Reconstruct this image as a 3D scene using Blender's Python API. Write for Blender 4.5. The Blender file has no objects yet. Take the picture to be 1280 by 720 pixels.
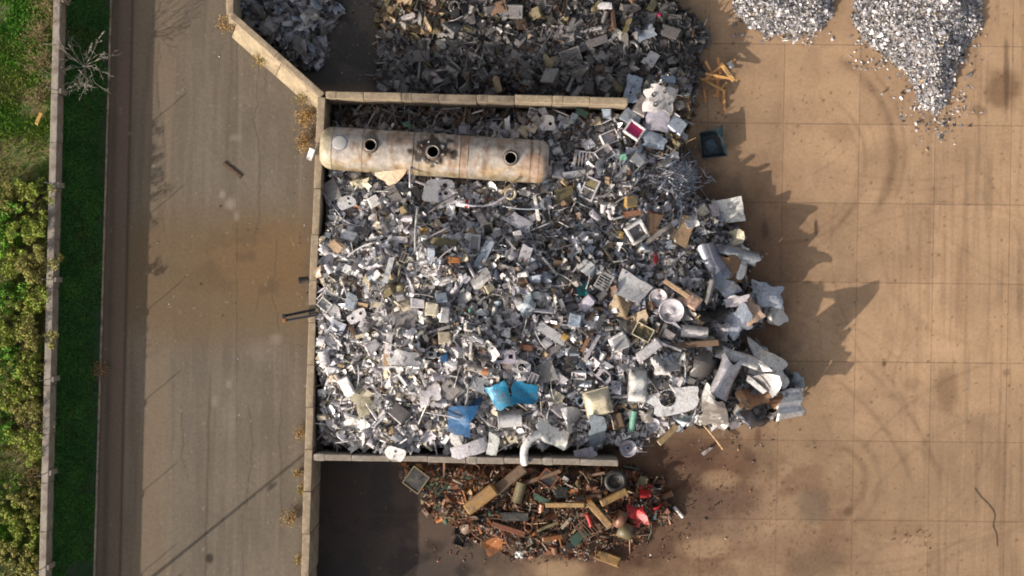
import bpy, math, random
import numpy as np
from mathutils import Vector, Matrix, Euler
from mathutils.geometry import tessellate_polygon

RNG = np.random.default_rng(11)
random.seed(7)
R = math.radians
PX, HC = 25.0, 62.0              # pixels per metre on the ground, camera height
SUN_EL = R(23.0)
SUN_DIR = (0.778, 0.629)         # where the light travels to on the ground

scene = bpy.context.scene
COL = scene.collection

def W(px, py, z=0.0):
    k = 1.0 - z / HC
    return ((px - 640.0) / PX * k, (360.0 - py) / PX * k, z)

def to_px(x, y, z):
    k = 1.0 - z / HC
    return 640 + x * PX / k, 360 - y * PX / k

# ---------------------------------------------------------------- noise
def _hash(ix, iy, seed):
    h = (ix.astype(np.int64) * 374761393 + iy.astype(np.int64) * 668265263 + seed * 974634777) & 0xFFFFFFFF
    h = ((h ^ (h >> 13)) * 1274126177) & 0xFFFFFFFF
    return ((h ^ (h >> 16)) & 0xFFFF) / 65535.0

def vnoise(x, y, seed=0):
    x = np.asarray(x, float); y = np.asarray(y, float)
    ix = np.floor(x); iy = np.floor(y)
    fx = x - ix; fy = y - iy
    fx = fx * fx * (3 - 2 * fx); fy = fy * fy * (3 - 2 * fy)
    a = _hash(ix, iy, seed); b = _hash(ix + 1, iy, seed)
    c = _hash(ix, iy + 1, seed); d = _hash(ix + 1, iy + 1, seed)
    return (a * (1 - fx) + b * fx) * (1 - fy) + (c * (1 - fx) + d * fx) * fy

def fbm(x, y, seed=0, octs=4):
    s = 0.0; amp = 0.5; t = 0.0
    x = np.asarray(x, float); y = np.asarray(y, float)
    for i in range(octs):
        s = s + amp * vnoise(x * 2 ** i, y * 2 ** i, seed + i * 17); t += amp; amp *= 0.5
    return s / t

def sstep(a, b, x):
    t = np.clip((np.asarray(x, float) - a) / (b - a), 0, 1)
    return t * t * (3 - 2 * t)

# ---------------------------------------------------------------- meshes
class MB:
    def __init__(self):
        self.v = []; self.f = []; self.sm = []; self.n = 0
    def add(self, V, F, M=None, smooth=False):
        V = np.asarray(V, float).reshape(-1, 3)
        if M is not None:
            M = np.array(M)
            V = V @ M[:3, :3].T + M[:3, 3]
        self.v.append(V)
        o = self.n
        for f in F:
            self.f.append([int(i) + o for i in f]); self.sm.append(smooth)
        self.n += len(V)
        return self
    def mesh(self, name):
        me = bpy.data.meshes.new(name)
        V = np.concatenate(self.v) if self.v else np.zeros((0, 3))
        me.from_pydata(V.tolist(), [], self.f)
        me.polygons.foreach_set('use_smooth', self.sm)
        me.update()
        return me

def T(x=0, y=0, z=0, rx=0, ry=0, rz=0, s=1.0):
    return Matrix.Translation((x, y, z)) @ Euler((rx, ry, rz)).to_matrix().to_4x4() @ Matrix.Scale(s, 4)

def box(sx, sy, sz, jit=0.0):
    V = np.array([(x, y, z) for z in (-.5, .5) for y in (-.5, .5) for x in (-.5, .5)]) * (sx, sy, sz)
    if jit: V = V + RNG.normal(0, jit, V.shape) * (sx, sy, sz)
    return V, [(0, 2, 3, 1), (4, 5, 7, 6), (0, 1, 5, 4), (2, 6, 7, 3), (0, 4, 6, 2), (1, 3, 7, 5)]

def cbox(sx, sy, sz, c=0.03, jit=0.0):
    """box with chamfered edges, corners shaken by jit"""
    C8 = np.array([(x, y, z) for z in (-.5, .5) for y in (-.5, .5) for x in (-.5, .5)]) * (sx, sy, sz)
    J = RNG.normal(0, 1, C8.shape) * jit * np.array((sx, sy, sz)) if jit else np.zeros(C8.shape)
    V = []; idx = {}
    for i, p in enumerate(C8):
        for ax in range(3):
            q = p.copy()
            for b in range(3):
                if b != ax: q[b] -= math.copysign(c, p[b])
            idx[(i, ax)] = len(V); V.append(q + J[i])
    F = []
    def bit(i, a): return (i >> a) & 1
    for ax in range(3):
        a, b = [k for k in range(3) if k != ax]
        for s in (0, 1):
            q = [i for i in range(8) if bit(i, ax) == s]
            q = sorted(q, key=lambda i: (bit(i, b), bit(i, a) ^ bit(i, b)))
            f = [idx[(i, ax)] for i in q]
            if (s == 1) == (ax == 1): f.reverse()
            F.append(f)
    for e in range(3):
        a, b = [k for k in range(3) if k != e]
        for i in range(8):
            if bit(i, e) == 0:
                j = i | (1 << e)
                F.append([idx[(i, a)], idx[(j, a)], idx[(j, b)], idx[(i, b)]])
    for i in range(8):
        F.append([idx[(i, 0)], idx[(i, 1)], idx[(i, 2)]])
    return np.array(V), F

def sheet(w, h, nx, ny, t, fn=None, corner=0.0, rag=0.0):
    """double-skinned sheet of thickness t; fn bends the points"""
    u, v = np.meshgrid(np.linspace(-.5, .5, nx + 1), np.linspace(-.5, .5, ny + 1))
    if corner:
        d = RNG.normal(0, corner, (4, 2))
        wts = [(0.5 - u) * (0.5 - v), (0.5 + u) * (0.5 - v), (0.5 + u) * (0.5 + v), (0.5 - u) * (0.5 + v)]
        du = sum(wts[i] * d[i, 0] for i in range(4)); dv = sum(wts[i] * d[i, 1] for i in range(4))
        u = u + du; v = v + dv
    if rag:                                  # torn, uneven outline
        q = np.maximum(np.abs(u), np.abs(v)) * 2; an = np.arctan2(v, u); f = 0
        for k in range(2, 9): f = f + RNG.uniform(0, 1) / k ** .6 * np.cos(k * an + RNG.uniform(0, 6.28))
        f = 1 - rag * (f + .6) * q ** 2
        u = u * f; v = v * f
    P = np.stack([u * w, v * h, np.zeros_like(u)], -1)
    if fn is not None: P = fn(P)
    gu = np.gradient(P, axis=1); gv = np.gradient(P, axis=0)
    N = np.cross(gu, gv); N /= np.linalg.norm(N, axis=-1, keepdims=True) + 1e-9
    B = P - N * t
    m = nx + 1; n = (nx + 1) * (ny + 1)
    F = []
    for j in range(ny):
        for i in range(nx):
            a = j * m + i
            F.append((a, a + 1, a + m + 1, a + m)); F.append((n + a, n + a + m, n + a + m + 1, n + a + 1))
    for i in range(nx):
        a = i; F.append((a, n + a, n + a + 1, a + 1))
        a = ny * m + i; F.append((a + 1, n + a + 1, n + a, a))
    for j in range(ny):
        a = j * m; F.append((a + m, n + a + m, n + a, a))
        a = j * m + nx; F.append((a, n + a, n + a + m, a + m))
    return np.concatenate([P.reshape(-1, 3), B.reshape(-1, 3)]), F

def creases(k, amp):
    def fn(P):
        s = max(np.ptp(P[..., 0]), np.ptp(P[..., 1]))
        z = 0
        for _ in range(k):
            a = RNG.uniform(0, math.pi); o = RNG.uniform(-.35, .35) * s
            d = P[..., 0] * math.cos(a) + P[..., 1] * math.sin(a) - o
            z = z + RNG.normal(0, amp) * np.abs(d)
        Q = P.copy(); Q[..., 2] += z - np.median(z)
        return Q
    return fn

def curl(rad, axis=0, off=0.0):
    def fn(P):
        Q = P.copy(); x = P[..., axis] - off
        Q[..., axis] = rad * np.sin(x / rad); Q[..., 2] += rad * (np.cos(x / rad) - 1)
        return Q
    return fn

def chain(*fs):
    def fn(P):
        for f in fs: P = f(P)
        return P
    return fn

def tube(r, L, seg=16, hollow=0.0, r2=None):
    """cylinder along x; hollow = wall thickness of an open tube"""
    r2 = r if r2 is None else r2
    a = np.linspace(0, 2 * math.pi, seg, endpoint=False)
    c, s = np.cos(a), np.sin(a)
    ring = lambda x, q: np.stack([np.full(seg, x), q * c, q * s], -1)
    F = []
    def band(i, j):
        for k in range(seg):
            l = (k + 1) % seg
            F.append((i * seg + k, j * seg + k, j * seg + l, i * seg + l))
    if hollow:
        V = np.concatenate([ring(-L / 2, r), ring(L / 2, r2), ring(L / 2, r2 - hollow), ring(-L / 2, r - hollow)])
        band(0, 1); band(1, 2); band(2, 3); band(3, 0)
        return V, F
    V = np.concatenate([ring(-L / 2, r), ring(L / 2, r2), ring(-L / 2, r), ring(L / 2, r2)])
    band(0, 1)
    F.append([2 * seg + k for k in range(seg)]); F.append([3 * seg + k for k in range(seg)][::-1])
    return V, F

def lathe(prof, seg=24):
    """profile [(r,z)] about z"""
    a = np.linspace(0, 2 * math.pi, seg, endpoint=False)
    V = np.concatenate([np.stack([r * np.cos(a), r * np.sin(a), np.full(seg, z)], -1) for r, z in prof])
    F = []
    for i in range(len(prof) - 1):
        for k in range(seg):
            l = (k + 1) % seg
            F.append((i * seg + k, i * seg + l, (i + 1) * seg + l, (i + 1) * seg + k))
    return V, F

def torus(Rr, r, seg=24, sub=8, ey=1.0):
    V = []; F = []
    for i in range(seg):
        a = 2 * math.pi * i / seg
        for j in range(sub):
            b = 2 * math.pi * j / sub
            q = Rr + r * math.cos(b)
            V.append((q * math.cos(a), q * math.sin(a) * ey, r * math.sin(b)))
    for i in range(seg):
        for j in range(sub):
            k, l = (i + 1) % seg, (j + 1) % sub
            F.append((i * sub + j, k * sub + j, k * sub + l, i * sub + l))
    return V, F

def sweep(pts, r, seg=6, r_end=None):
    pts = [Vector(p) for p in pts]; n = len(pts)
    V = []; F = []
    up = Vector((0.13, 0.21, 1)).normalized()
    for i, p in enumerate(pts):
        d = (pts[min(i + 1, n - 1)] - pts[max(i - 1, 0)])
        d = d.normalized() if d.length > 1e-9 else Vector((1, 0, 0))
        a = d.cross(up)
        if a.length < .05: a = d.cross(Vector((1, 0, 0)))
        a.normalize(); b = a.cross(d)
        rr = r if r_end is None else r + (r_end - r) * i / max(n - 1, 1)
        for k in range(seg):
            t = 2 * math.pi * k / seg
            V.append(p + (a * math.cos(t) + b * math.sin(t)) * rr)
    for i in range(n - 1):
        for k in range(seg):
            l = (k + 1) % seg
            F.append((i * seg + k, i * seg + l, (i + 1) * seg + l, (i + 1) * seg + k))
    F.append(list(range(seg))[::-1]); F.append([(n - 1) * seg + k for k in range(seg)])
    return np.array([tuple(v) for v in V]), F

def smooth_path(pts, k=6):
    pts = [Vector(p) for p in pts]; out = []
    for i in range(len(pts) - 1):
        p0 = pts[max(i - 1, 0)]; p1 = pts[i]; p2 = pts[i + 1]; p3 = pts[min(i + 2, len(pts) - 1)]
        for j in range(k):
            t = j / k
            out.append(0.5 * ((2 * p1) + (p2 - p0) * t + (2 * p0 - 5 * p1 + 4 * p2 - p3) * t * t + (3 * p1 - p0 - 3 * p2 + p3) * t ** 3))
    out.append(pts[-1]); return out

def prism(loops, t):
    """flat polygon (first loop) with holes, extruded by t"""
    flat = [p for l in loops for p in l]; n = len(flat)
    tri = tessellate_polygon([[Vector((x, y, 0)) for x, y in l] for l in loops])
    V = [(x, y, t / 2) for x, y in flat] + [(x, y, -t / 2) for x, y in flat]
    F = []
    for a, b, c in tri:
        (x0, y0), (x1, y1), (x2, y2) = flat[a], flat[b], flat[c]
        if (x1 - x0) * (y2 - y0) - (x2 - x0) * (y1 - y0) < 0: b, c = c, b
        F.append((a, b, c)); F.append((n + a, n + c, n + b))
    o = 0
    for l in loops:
        m = len(l)
        for i in range(m):
            j = (i + 1) % m
            F.append((o + i, o + j, n + o + j, n + o + i))
        o += m
    return V, F

def circle(cx, cy, r, n=14):
    return [(cx + r * math.cos(2 * math.pi * i / n), cy + r * math.sin(2 * math.pi * i / n)) for i in range(n)]

def rect(w, h, cx=0, cy=0):
    return [(cx - w / 2, cy - h / 2), (cx + w / 2, cy - h / 2), (cx + w / 2, cy + h / 2), (cx - w / 2, cy + h / 2)]

# ---------------------------------------------------------------- objects
def put(name, data, mat=None, parent=None, loc=None, rot=None, col=None):
    if isinstance(data, MB): data = data.mesh(name)
    o = bpy.data.objects.new(name, data)
    COL.objects.link(o)
    if mat is not None and data is not None:
        if len(data.materials) == 0: data.materials.append(mat)
    if parent is not None: o.parent = parent
    if loc is not None: o.location = loc
    if rot is not None: o.rotation_euler = rot
    if col is not None: o.color = col
    return o

def tag(o, label=None, cat=None, group=None, kind=None):
    if label: o['label'] = label
    if cat: o['category'] = cat
    if group: o['group'] = group
    if kind: o['kind'] = kind
    return o

def empty(name, loc=(0, 0, 0), rot=(0, 0, 0)):
    o = bpy.data.objects.new(name, None); COL.objects.link(o)
    o.location = loc; o.rotation_euler = rot; o.empty_display_size = 0.2
    return o

# ---------------------------------------------------------------- materials
def nt(name):
    m = bpy.data.materials.new(name); m.use_nodes = True
    t = m.node_tree; t.nodes.clear()
    out = t.nodes.new('ShaderNodeOutputMaterial'); b = t.nodes.new('ShaderNodeBsdfPrincipled')
    t.links.new(b.outputs[0], out.inputs[0])
    return m, t, b

def nd(t, typ, **kw):
    n = t.nodes.new(typ)
    for k, v in kw.items():
        if k.startswith('i_'): n.inputs[int(k[2:]) if k[2:].isdigit() else k[2:]].default_value = v
        else: setattr(n, k, v)
    return n

def mixc(t, fac, a, b, mode='MIX'):
    n = t.nodes.new('ShaderNodeMix'); n.data_type = 'RGBA'; n.blend_type = mode
    for sock, val in ((n.inputs[0], fac), (n.inputs[6], a), (n.inputs[7], b)):
        if isinstance(val, bpy.types.NodeSocket): t.links.new(val, sock)
        elif isinstance(val, (int, float)): sock.default_value = val
        else: sock.default_value = tuple(val) + (1,) * (4 - len(val))
    return n.outputs[2]

def ramp(t, src, p0, p1, c0=(0, 0, 0, 1), c1=(1, 1, 1, 1)):
    r = t.nodes.new('ShaderNodeValToRGB')
    r.color_ramp.elements[0].position = p0; r.color_ramp.elements[1].position = p1
    r.color_ramp.elements[0].color = c0; r.color_ramp.elements[1].color = c1
    t.links.new(src, r.inputs[0]); return r.outputs[0]

def noise(t, scale, detail=4, rough=.6, vec=None, dist=0.0):
    n = nd(t, 'ShaderNodeTexNoise'); n.inputs['Scale'].default_value = scale
    n.inputs['Detail'].default_value = detail; n.inputs['Roughness'].default_value = rough
    n.inputs['Distortion'].default_value = dist
    if vec is not None: t.links.new(vec, n.inputs['Vector'])
    return n.outputs[0]

def bump(t, b, src, strength=.3, dist=.02):
    n = nd(t, 'ShaderNodeBump'); n.inputs['Strength'].default_value = strength; n.inputs['Distance'].default_value = dist
    t.links.new(src, n.inputs['Height']); t.links.new(n.outputs[0], b.inputs['Normal'])

def mat_scrap():
    """object colour is the paint or metal, its alpha is how metallic; own grime, dents and worn gloss"""
    m, t, b = nt('scrap_surface')
    oi = nd(t, 'ShaderNodeObjectInfo'); tc = nd(t, 'ShaderNodeTexCoord')
    add = nd(t, 'ShaderNodeVectorMath', operation='ADD')
    cmb = nd(t, 'ShaderNodeCombineXYZ'); mul = nd(t, 'ShaderNodeMath', operation='MULTIPLY'); mul.inputs[1].default_value = 40
    t.links.new(oi.outputs['Random'], mul.inputs[0])
    for k in range(3): t.links.new(mul.outputs[0], cmb.inputs[k])
    t.links.new(tc.outputs['Object'], add.inputs[0]); t.links.new(cmb.outputs[0], add.inputs[1])
    v = add.outputs[0]
    n1 = noise(t, 2.2, 5, .65, v, .6); n2 = noise(t, 9, 4, .7, v)
    g = ramp(t, n1, .52, .74)
    c = mixc(t, g, oi.outputs['Color'], (.10, .075, .055))
    mulf = nd(t, 'ShaderNodeMath', operation='MULTIPLY'); mulf.inputs[1].default_value = 1.0
    g2 = ramp(t, n2, .3, .75, (.62, .60, .58, 1), (1.08, 1.08, 1.08, 1))
    c = mixc(t, 1.0, c, g2, 'MULTIPLY')
    t.links.new(c, b.inputs['Base Color'])
    inv = nd(t, 'ShaderNodeMath', operation='SUBTRACT'); inv.inputs[0].default_value = 1.0
    t.links.new(g, inv.inputs[1])
    met = nd(t, 'ShaderNodeMath', operation='MULTIPLY')
    t.links.new(oi.outputs['Alpha'], met.inputs[0]); t.links.new(inv.outputs[0], met.inputs[1])
    t.links.new(met.outputs[0], b.inputs['Metallic'])
    rr = nd(t, 'ShaderNodeMapRange'); rr.inputs[3].default_value = .24; rr.inputs[4].default_value = .68
    t.links.new(n1, rr.inputs[0]); t.links.new(rr.outputs[0], b.inputs['Roughness'])
    bump(t, b, n1, .5, .06)
    return m

def mat_bits(name='scrap_bits', rough=.45, sc=6.0):
    m, t, b = nt(name)
    at = nd(t, 'ShaderNodeAttribute', attribute_name='col'); tc = nd(t, 'ShaderNodeTexCoord')
    n = noise(t, sc, 4, .7, tc.outputs['Object'])
    c = mixc(t, 1.0, at.outputs['Color'], ramp(t, n, .3, .72, (.5, .48, .46, 1), (1.1, 1.1, 1.1, 1)), 'MULTIPLY')
    t.links.new(c, b.inputs['Base Color']); t.links.new(at.outputs['Alpha'], b.inputs['Metallic'])
    b.inputs['Roughness'].default_value = rough
    return m

def mat_leaf(name):
    m, t, b = nt(name)
    at = nd(t, 'ShaderNodeAttribute', attribute_name='col')
    t.links.new(at.outputs['Color'], b.inputs['Base Color']); b.inputs['Roughness'].default_value = .65
    b.inputs['Specular IOR Level'].default_value = .25
    return m

def mat_plain(name, col, metal=0.0, rough=.6, var=.35, scale=4.0, stain=None, bmp=.3):
    m, t, b = nt(name); tc = nd(t, 'ShaderNodeTexCoord')
    n = noise(t, scale, 6, .65, tc.outputs['Object'], .4)
    lo = tuple(c * (1 - var) for c in col); hi = tuple(min(1, c * (1 + var)) for c in col)
    c = ramp(t, n, .3, .7, lo + (1,), hi + (1,))
    if stain:
        n3 = noise(t, scale * .35, 5, .7, tc.outputs['Object'], 1.0)
        c = mixc(t, ramp(t, n3, .44, .62), c, stain)
    t.links.new(c, b.inputs['Base Color']); b.inputs['Metallic'].default_value = metal; b.inputs['Roughness'].default_value = rough
    bump(t, b, n, bmp, .03)
    return m

def set_col(me, arr):
    a = me.color_attributes.new('col', 'FLOAT_COLOR', 'POINT')
    a.data.foreach_set('color', np.asarray(arr, np.float32).reshape(-1))

M = dict(
    scrap=mat_scrap(), bits=mat_bits(), leaf=mat_leaf('leaf'),
    concrete=mat_plain('cast_concrete', (.33, .255, .17), 0, .9, .3, 2.2, (.17, .125, .085), .4),
    concrete_grey=mat_plain('grey_concrete', (.27, .23, .19), 0, .9, .3, 2.4, (.16, .12, .09), .4),
    plinth=mat_plain('plinth_concrete', (.31, .245, .155), 0, .9, .25, 3.5, (.20, .15, .10), .4),
    steel=mat_plain('galvanised_steel', (.3, .3, .3), .5, .5, .2),
    wood=mat_plain('bare_wood', (.42, .25, .12), 0, .7, .3, 8.0),
    bark=mat_plain('pale_bark', (.36, .31, .27), 0, .85, .3, 9.0),
    twig=mat_plain('dry_twig', (.30, .21, .12), 0, .85, .35, 9.0),
    stem=mat_plain('bush_stem', (.12, .08, .05), 0, .85, .3, 9.0),
    dark=mat_plain('dark_inside', (.012, .011, .011), 0, .9, .3),
)
# ================================================================ setting
def grid_sheet(name, px0, px1, py0, py1, step, colf, zf=None, mat=None, z=0.0):
    x0, y1 = (px0 - 640) / PX, (360 - py0) / PX
    x1, y0 = (px1 - 640) / PX, (360 - py1) / PX
    nx, ny = int((x1 - x0) / step), int((y1 - y0) / step)
    X, Y = np.meshgrid(np.linspace(x0, x1, nx + 1), np.linspace(y0, y1, ny + 1))
    Z = np.full_like(X, z) if zf is None else zf(X, Y)
    V = np.stack([X, Y, Z], -1).reshape(-1, 3)
    a = (np.arange(ny)[:, None] * (nx + 1) + np.arange(nx)[None, :]).reshape(-1)
    F = np.stack([a, a + 1, a + nx + 2, a + nx + 1], -1)
    me = bpy.data.meshes.new(name); me.from_pydata(V.tolist(), [], F.tolist())
    if colf is not None:
        P, Q = X * PX + 640, 360 - Y * PX
        set_col(me, colf(P.reshape(-1), Q.reshape(-1)))
    me.polygons.foreach_set('use_smooth', [True] * len(F))
    me.update()
    o = put(name, me, mat); tag(o, kind='structure')
    return o

def lerp(c, d, f):
    f = np.asarray(f)[:, None]
    return c * (1 - f) + np.asarray(d)[None, :] * f

def spot(P, Q, x, y, rx, ry, seed=0, soft=.5, wob=.5):
    n = fbm(P / 14, Q / 14, 50 + seed) - .5
    d = np.sqrt(((P - x) / rx) ** 2 + ((Q - y) / ry) ** 2) + n * wob
    return 1 - sstep(1 - soft, 1 + soft * .3, d)

def arc(P, Q, cx, cy, r, w, a0, a1):
    ang = (np.degrees(np.arctan2(Q - cy, P - cx)) - a0) % 360
    d = np.abs(np.hypot(P - cx, Q - cy) - r)
    e = sstep(0, 14, ang) * (1 - sstep((a1 - a0) - 14, (a1 - a0), ang))
    return np.exp(-(d / w) ** 2) * e * (.35 + .9 * fbm(P / 9, Q / 9, 91))

def yard_col(P, Q):
    n1 = fbm(P / 90, Q / 90, 1, 5); n2 = fbm(P / 22, Q / 22, 2, 4); n3 = fbm(P / 5, Q / 5, 3, 3)
    c = np.ones((len(P), 3)) * np.array([.372, .243, .147])
    c = c * (.80 + .40 * n1)[:, None] * (.86 + .28 * n2)[:, None] * (.93 + .14 * n3)[:, None]
    X_, Y_ = (P - 640) / PX, (360 - Q) / PX           # every slab was cast and worn a little differently
    ix = np.floor((X_ - .0185 * Y_ - 13.28 - .14) / 3.8); iy = np.floor((.0105 * X_ + Y_ - 4.28 - .13) / 3.96)
    c = c * (.90 + .2 * _hash(ix, iy, 500))[:, None]
    c = lerp(c, (.40, .265, .155), .35 * sstep(.52, .75, fbm(P / 45, Q / 60, 8)))
    c = c * (1 - .20 * sstep(400, 560, Q + 70 * (n1 - .5) - .12 * (P - 900)))[:, None]        # darker towards the lower edge
    c = c * (1 - .10 * sstep(.5, .66, fbm(P / 30, Q / 70, 12, 5)))[:, None]
    # streaks of tyres and sweeping along the drive at the far side
    st = fbm((P + .02 * Q) / 4, Q / 120, 14, 3)
    c = c * (1 - .20 * sstep(.5, .75, st) * sstep(1060, 1200, P))[:, None]
    c = lerp(c, (.42, .29, .18), .30 * sstep(.58, .8, fbm((P + .03 * Q) / 3, Q / 160, 15, 3)) * sstep(1080, 1180, P))
    # reddish dirt between the heap and the lower stall
    dirt = np.clip(spot(P, Q, 855, 590, 120, 62, 1, .7) * 1.0 + spot(P, Q, 770, 665, 175, 95, 2, .7) + .7 * spot(P, Q, 930, 420, 75, 70, 7, .7), 0, 1)
    c = lerp(c, (.085, .044, .027), 1.0 * dirt * (.62 + .6 * fbm(P / 16, Q / 16, 21)))
    c = lerp(c, (.15, .078, .046), .7 * sstep(.45, .7, fbm(P / 40, Q / 30, 33)) * spot(P, Q, 950, 640, 170, 110, 4, .8))
    # bay floors: black with oil and old scrap dust
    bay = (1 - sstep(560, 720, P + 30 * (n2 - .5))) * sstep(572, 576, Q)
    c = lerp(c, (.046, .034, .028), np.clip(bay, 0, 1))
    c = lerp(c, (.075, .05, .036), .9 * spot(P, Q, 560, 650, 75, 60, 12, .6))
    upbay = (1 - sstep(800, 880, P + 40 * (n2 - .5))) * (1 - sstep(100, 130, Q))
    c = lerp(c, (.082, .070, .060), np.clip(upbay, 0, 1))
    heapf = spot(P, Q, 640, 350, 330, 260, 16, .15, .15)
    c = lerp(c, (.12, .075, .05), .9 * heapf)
    c = lerp(c, (.19, .105, .062), .7 * spot(P, Q, 960, 330, 60, 140, 19, .8))
    fl = np.clip(np.clip(bay, 0, 1) + np.clip(upbay, 0, 1), 0, 1)
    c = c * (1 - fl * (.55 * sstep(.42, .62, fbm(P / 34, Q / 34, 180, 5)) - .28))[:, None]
    # wet and oily patches
    for (x, y, rx, ry, k, col) in [(1252, 112, 26, 30, .65, (.11, .06, .03)), (1258, 95, 4, 60, .6, (.06, .035, .02)), (1222, 138, 12, 8, .5, (.12, .07, .04)),
                                   (1185, 490, 19, 30, .55, (.15, .085, .045)), (1140, 480, 14, 10, .35, (.16, .09, .05)), (1016, 634, 24, 26, .7, (.15, .11, .075)),
                                   (1061, 640, 7, 7, .7, (.09, .05, .03)), (1258, 466, 6, 6, .5, (.14, .08, .05)), (1105, 455, 3, 5, .8, (.06, .03, .02)),
                                   (947, 545, 5, 13, .7, (.11, .055, .03)), (936, 570, 9, 9, .6, (.09, .05, .035)), (1020, 705, 40, 22, .5, (.13, .09, .06)),
                                   (1000, 690, 80, 30, .35, (.15, .09, .055)), (900, 640, 60, 45, .45, (.14, .09, .065)), (870, 630, 70, 14, .4, (.10, .06, .04)),
                                   (1020, 283, 3, 11, .85, (.05, .03, .02)), (956, 287, 6, 14, .6, (.08, .05, .035)), (1050, 165, 22, 16, .35, (.22, .13, .07)),
                                   (1110, 205, 26, 40, .3, (.21, .125, .07)), (1150, 330, 30, 25, .25, (.24, .14, .08)), (1116, 660, 45, 14, .4, (.19, .11, .06)),
                                   (1205, 360, 20, 60, .3, (.22, .13, .075))]:
        c = lerp(c, col, k * spot(P, Q, x, y, rx, ry, int(x + y)))
    for (x, y, rx, ry, k) in [(900, 600, 26, 14, .5), (880, 685, 40, 16, .5), (700, 712, 40, 14, .6), (1060, 590, 20, 30, .25), (1100, 505, 18, 9, .3)]:
        c = lerp(c, (.40, .27, .16), k * spot(P, Q, x, y, rx, ry, int(x)))
    # tyre arcs
    for (cx, cy, r, w, a0, a1, k) in [(985, 190, 132, 6, -70, 40, .50), (985, 190, 146, 3, -60, 30, .3), (985, 205, 98, 2.5, -60, 100, .30), (985, 205, 88, 2, -40, 80, .22),
                                      (1040, 600, 42, 4, -80, 80, .40), (1040, 600, 60, 4, -75, 70, .32), (890, 690, 265, 3.2, -62, -12, .36), (890, 690, 300, 2.4, -62, -10, .28),
                                      (760, 720, 430, 3, -45, -14, .26), (1330, 760, 320, 2.5, -150, -100, .26), (1300, 770, 260, 2.2, -160, -95, .2), (945, 215, 60, 3, 60, 170, .25),
                                      (930, 190, 150, 3, -10, 60, .22), (1230, 300, 130, 4, 90, 190, .20), (1060, 820, 330, 5, -100, -50, .2)]:
        c = lerp(c, (.11, .065, .038), np.clip(k * arc(P, Q, cx, cy, r, w, a0, a1) * 1.05, 0, 1))
    ar = np.random.default_rng(5)
    for _ in range(26):                              # older, fainter turning marks lying over one another
        r_ = ar.uniform(90, 420); a_ = ar.uniform(0, 360); mx, my = ar.uniform(960, 1290), ar.uniform(60, 720)
        cx, cy = mx - r_ * math.cos(math.radians(a_)), my - r_ * math.sin(math.radians(a_))
        for dr in (0, 13):
            c = lerp(c, (.12, .07, .042), np.clip(ar.uniform(.10, .26) * arc(P, Q, cx, cy, r_ + dr, ar.uniform(1.2, 2.2), (a_ - 25) % 360, (a_ - 25) % 360 + ar.uniform(35, 70)), 0, 1))
    for (cx, cy, r, w, a0, a1, k) in [(985, 200, 117, 5, -65, 60, .35), (1040, 600, 51, 4, -80, 80, .14), (890, 690, 282, 7, -62, -12, .2)]:
        c = lerp(c, (.42, .29, .175), np.clip(k * arc(P, Q, cx, cy, r, w, a0, a1), 0, 1))
    # specks of rust and crumbs
    sp = _hash(np.floor(P / 2.3), np.floor(Q / 2.3), 77)
    c = lerp(c, (.10, .055, .03), .55 * (sp > .992))
    dens = spot(P, Q, 900, 640, 190, 130, 5, .9)
    sp2 = _hash(np.floor(P / 2.1), np.floor(Q / 2.1), 78)
    c = lerp(c, (.08, .04, .025), .6 * (sp2 > .965) * dens)
    sp3 = fbm(P / 3, Q / 3, 60, 2)
    c = lerp(c, (.08, .045, .03), .6 * sstep(.70, .8, sp3) * np.clip(dens + spot(P, Q, 1135, 668, 40, 14, 6), 0, 1))
    wet = np.clip(np.clip(bay, 0, 1) + np.clip(upbay, 0, 1), 0, 1) * (.25 + 1.2 * sstep(.42, .62, fbm(P / 34, Q / 34, 180, 5)))
    return np.concatenate([np.clip(c, .01, .9), wet[:, None]], 1)

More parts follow.
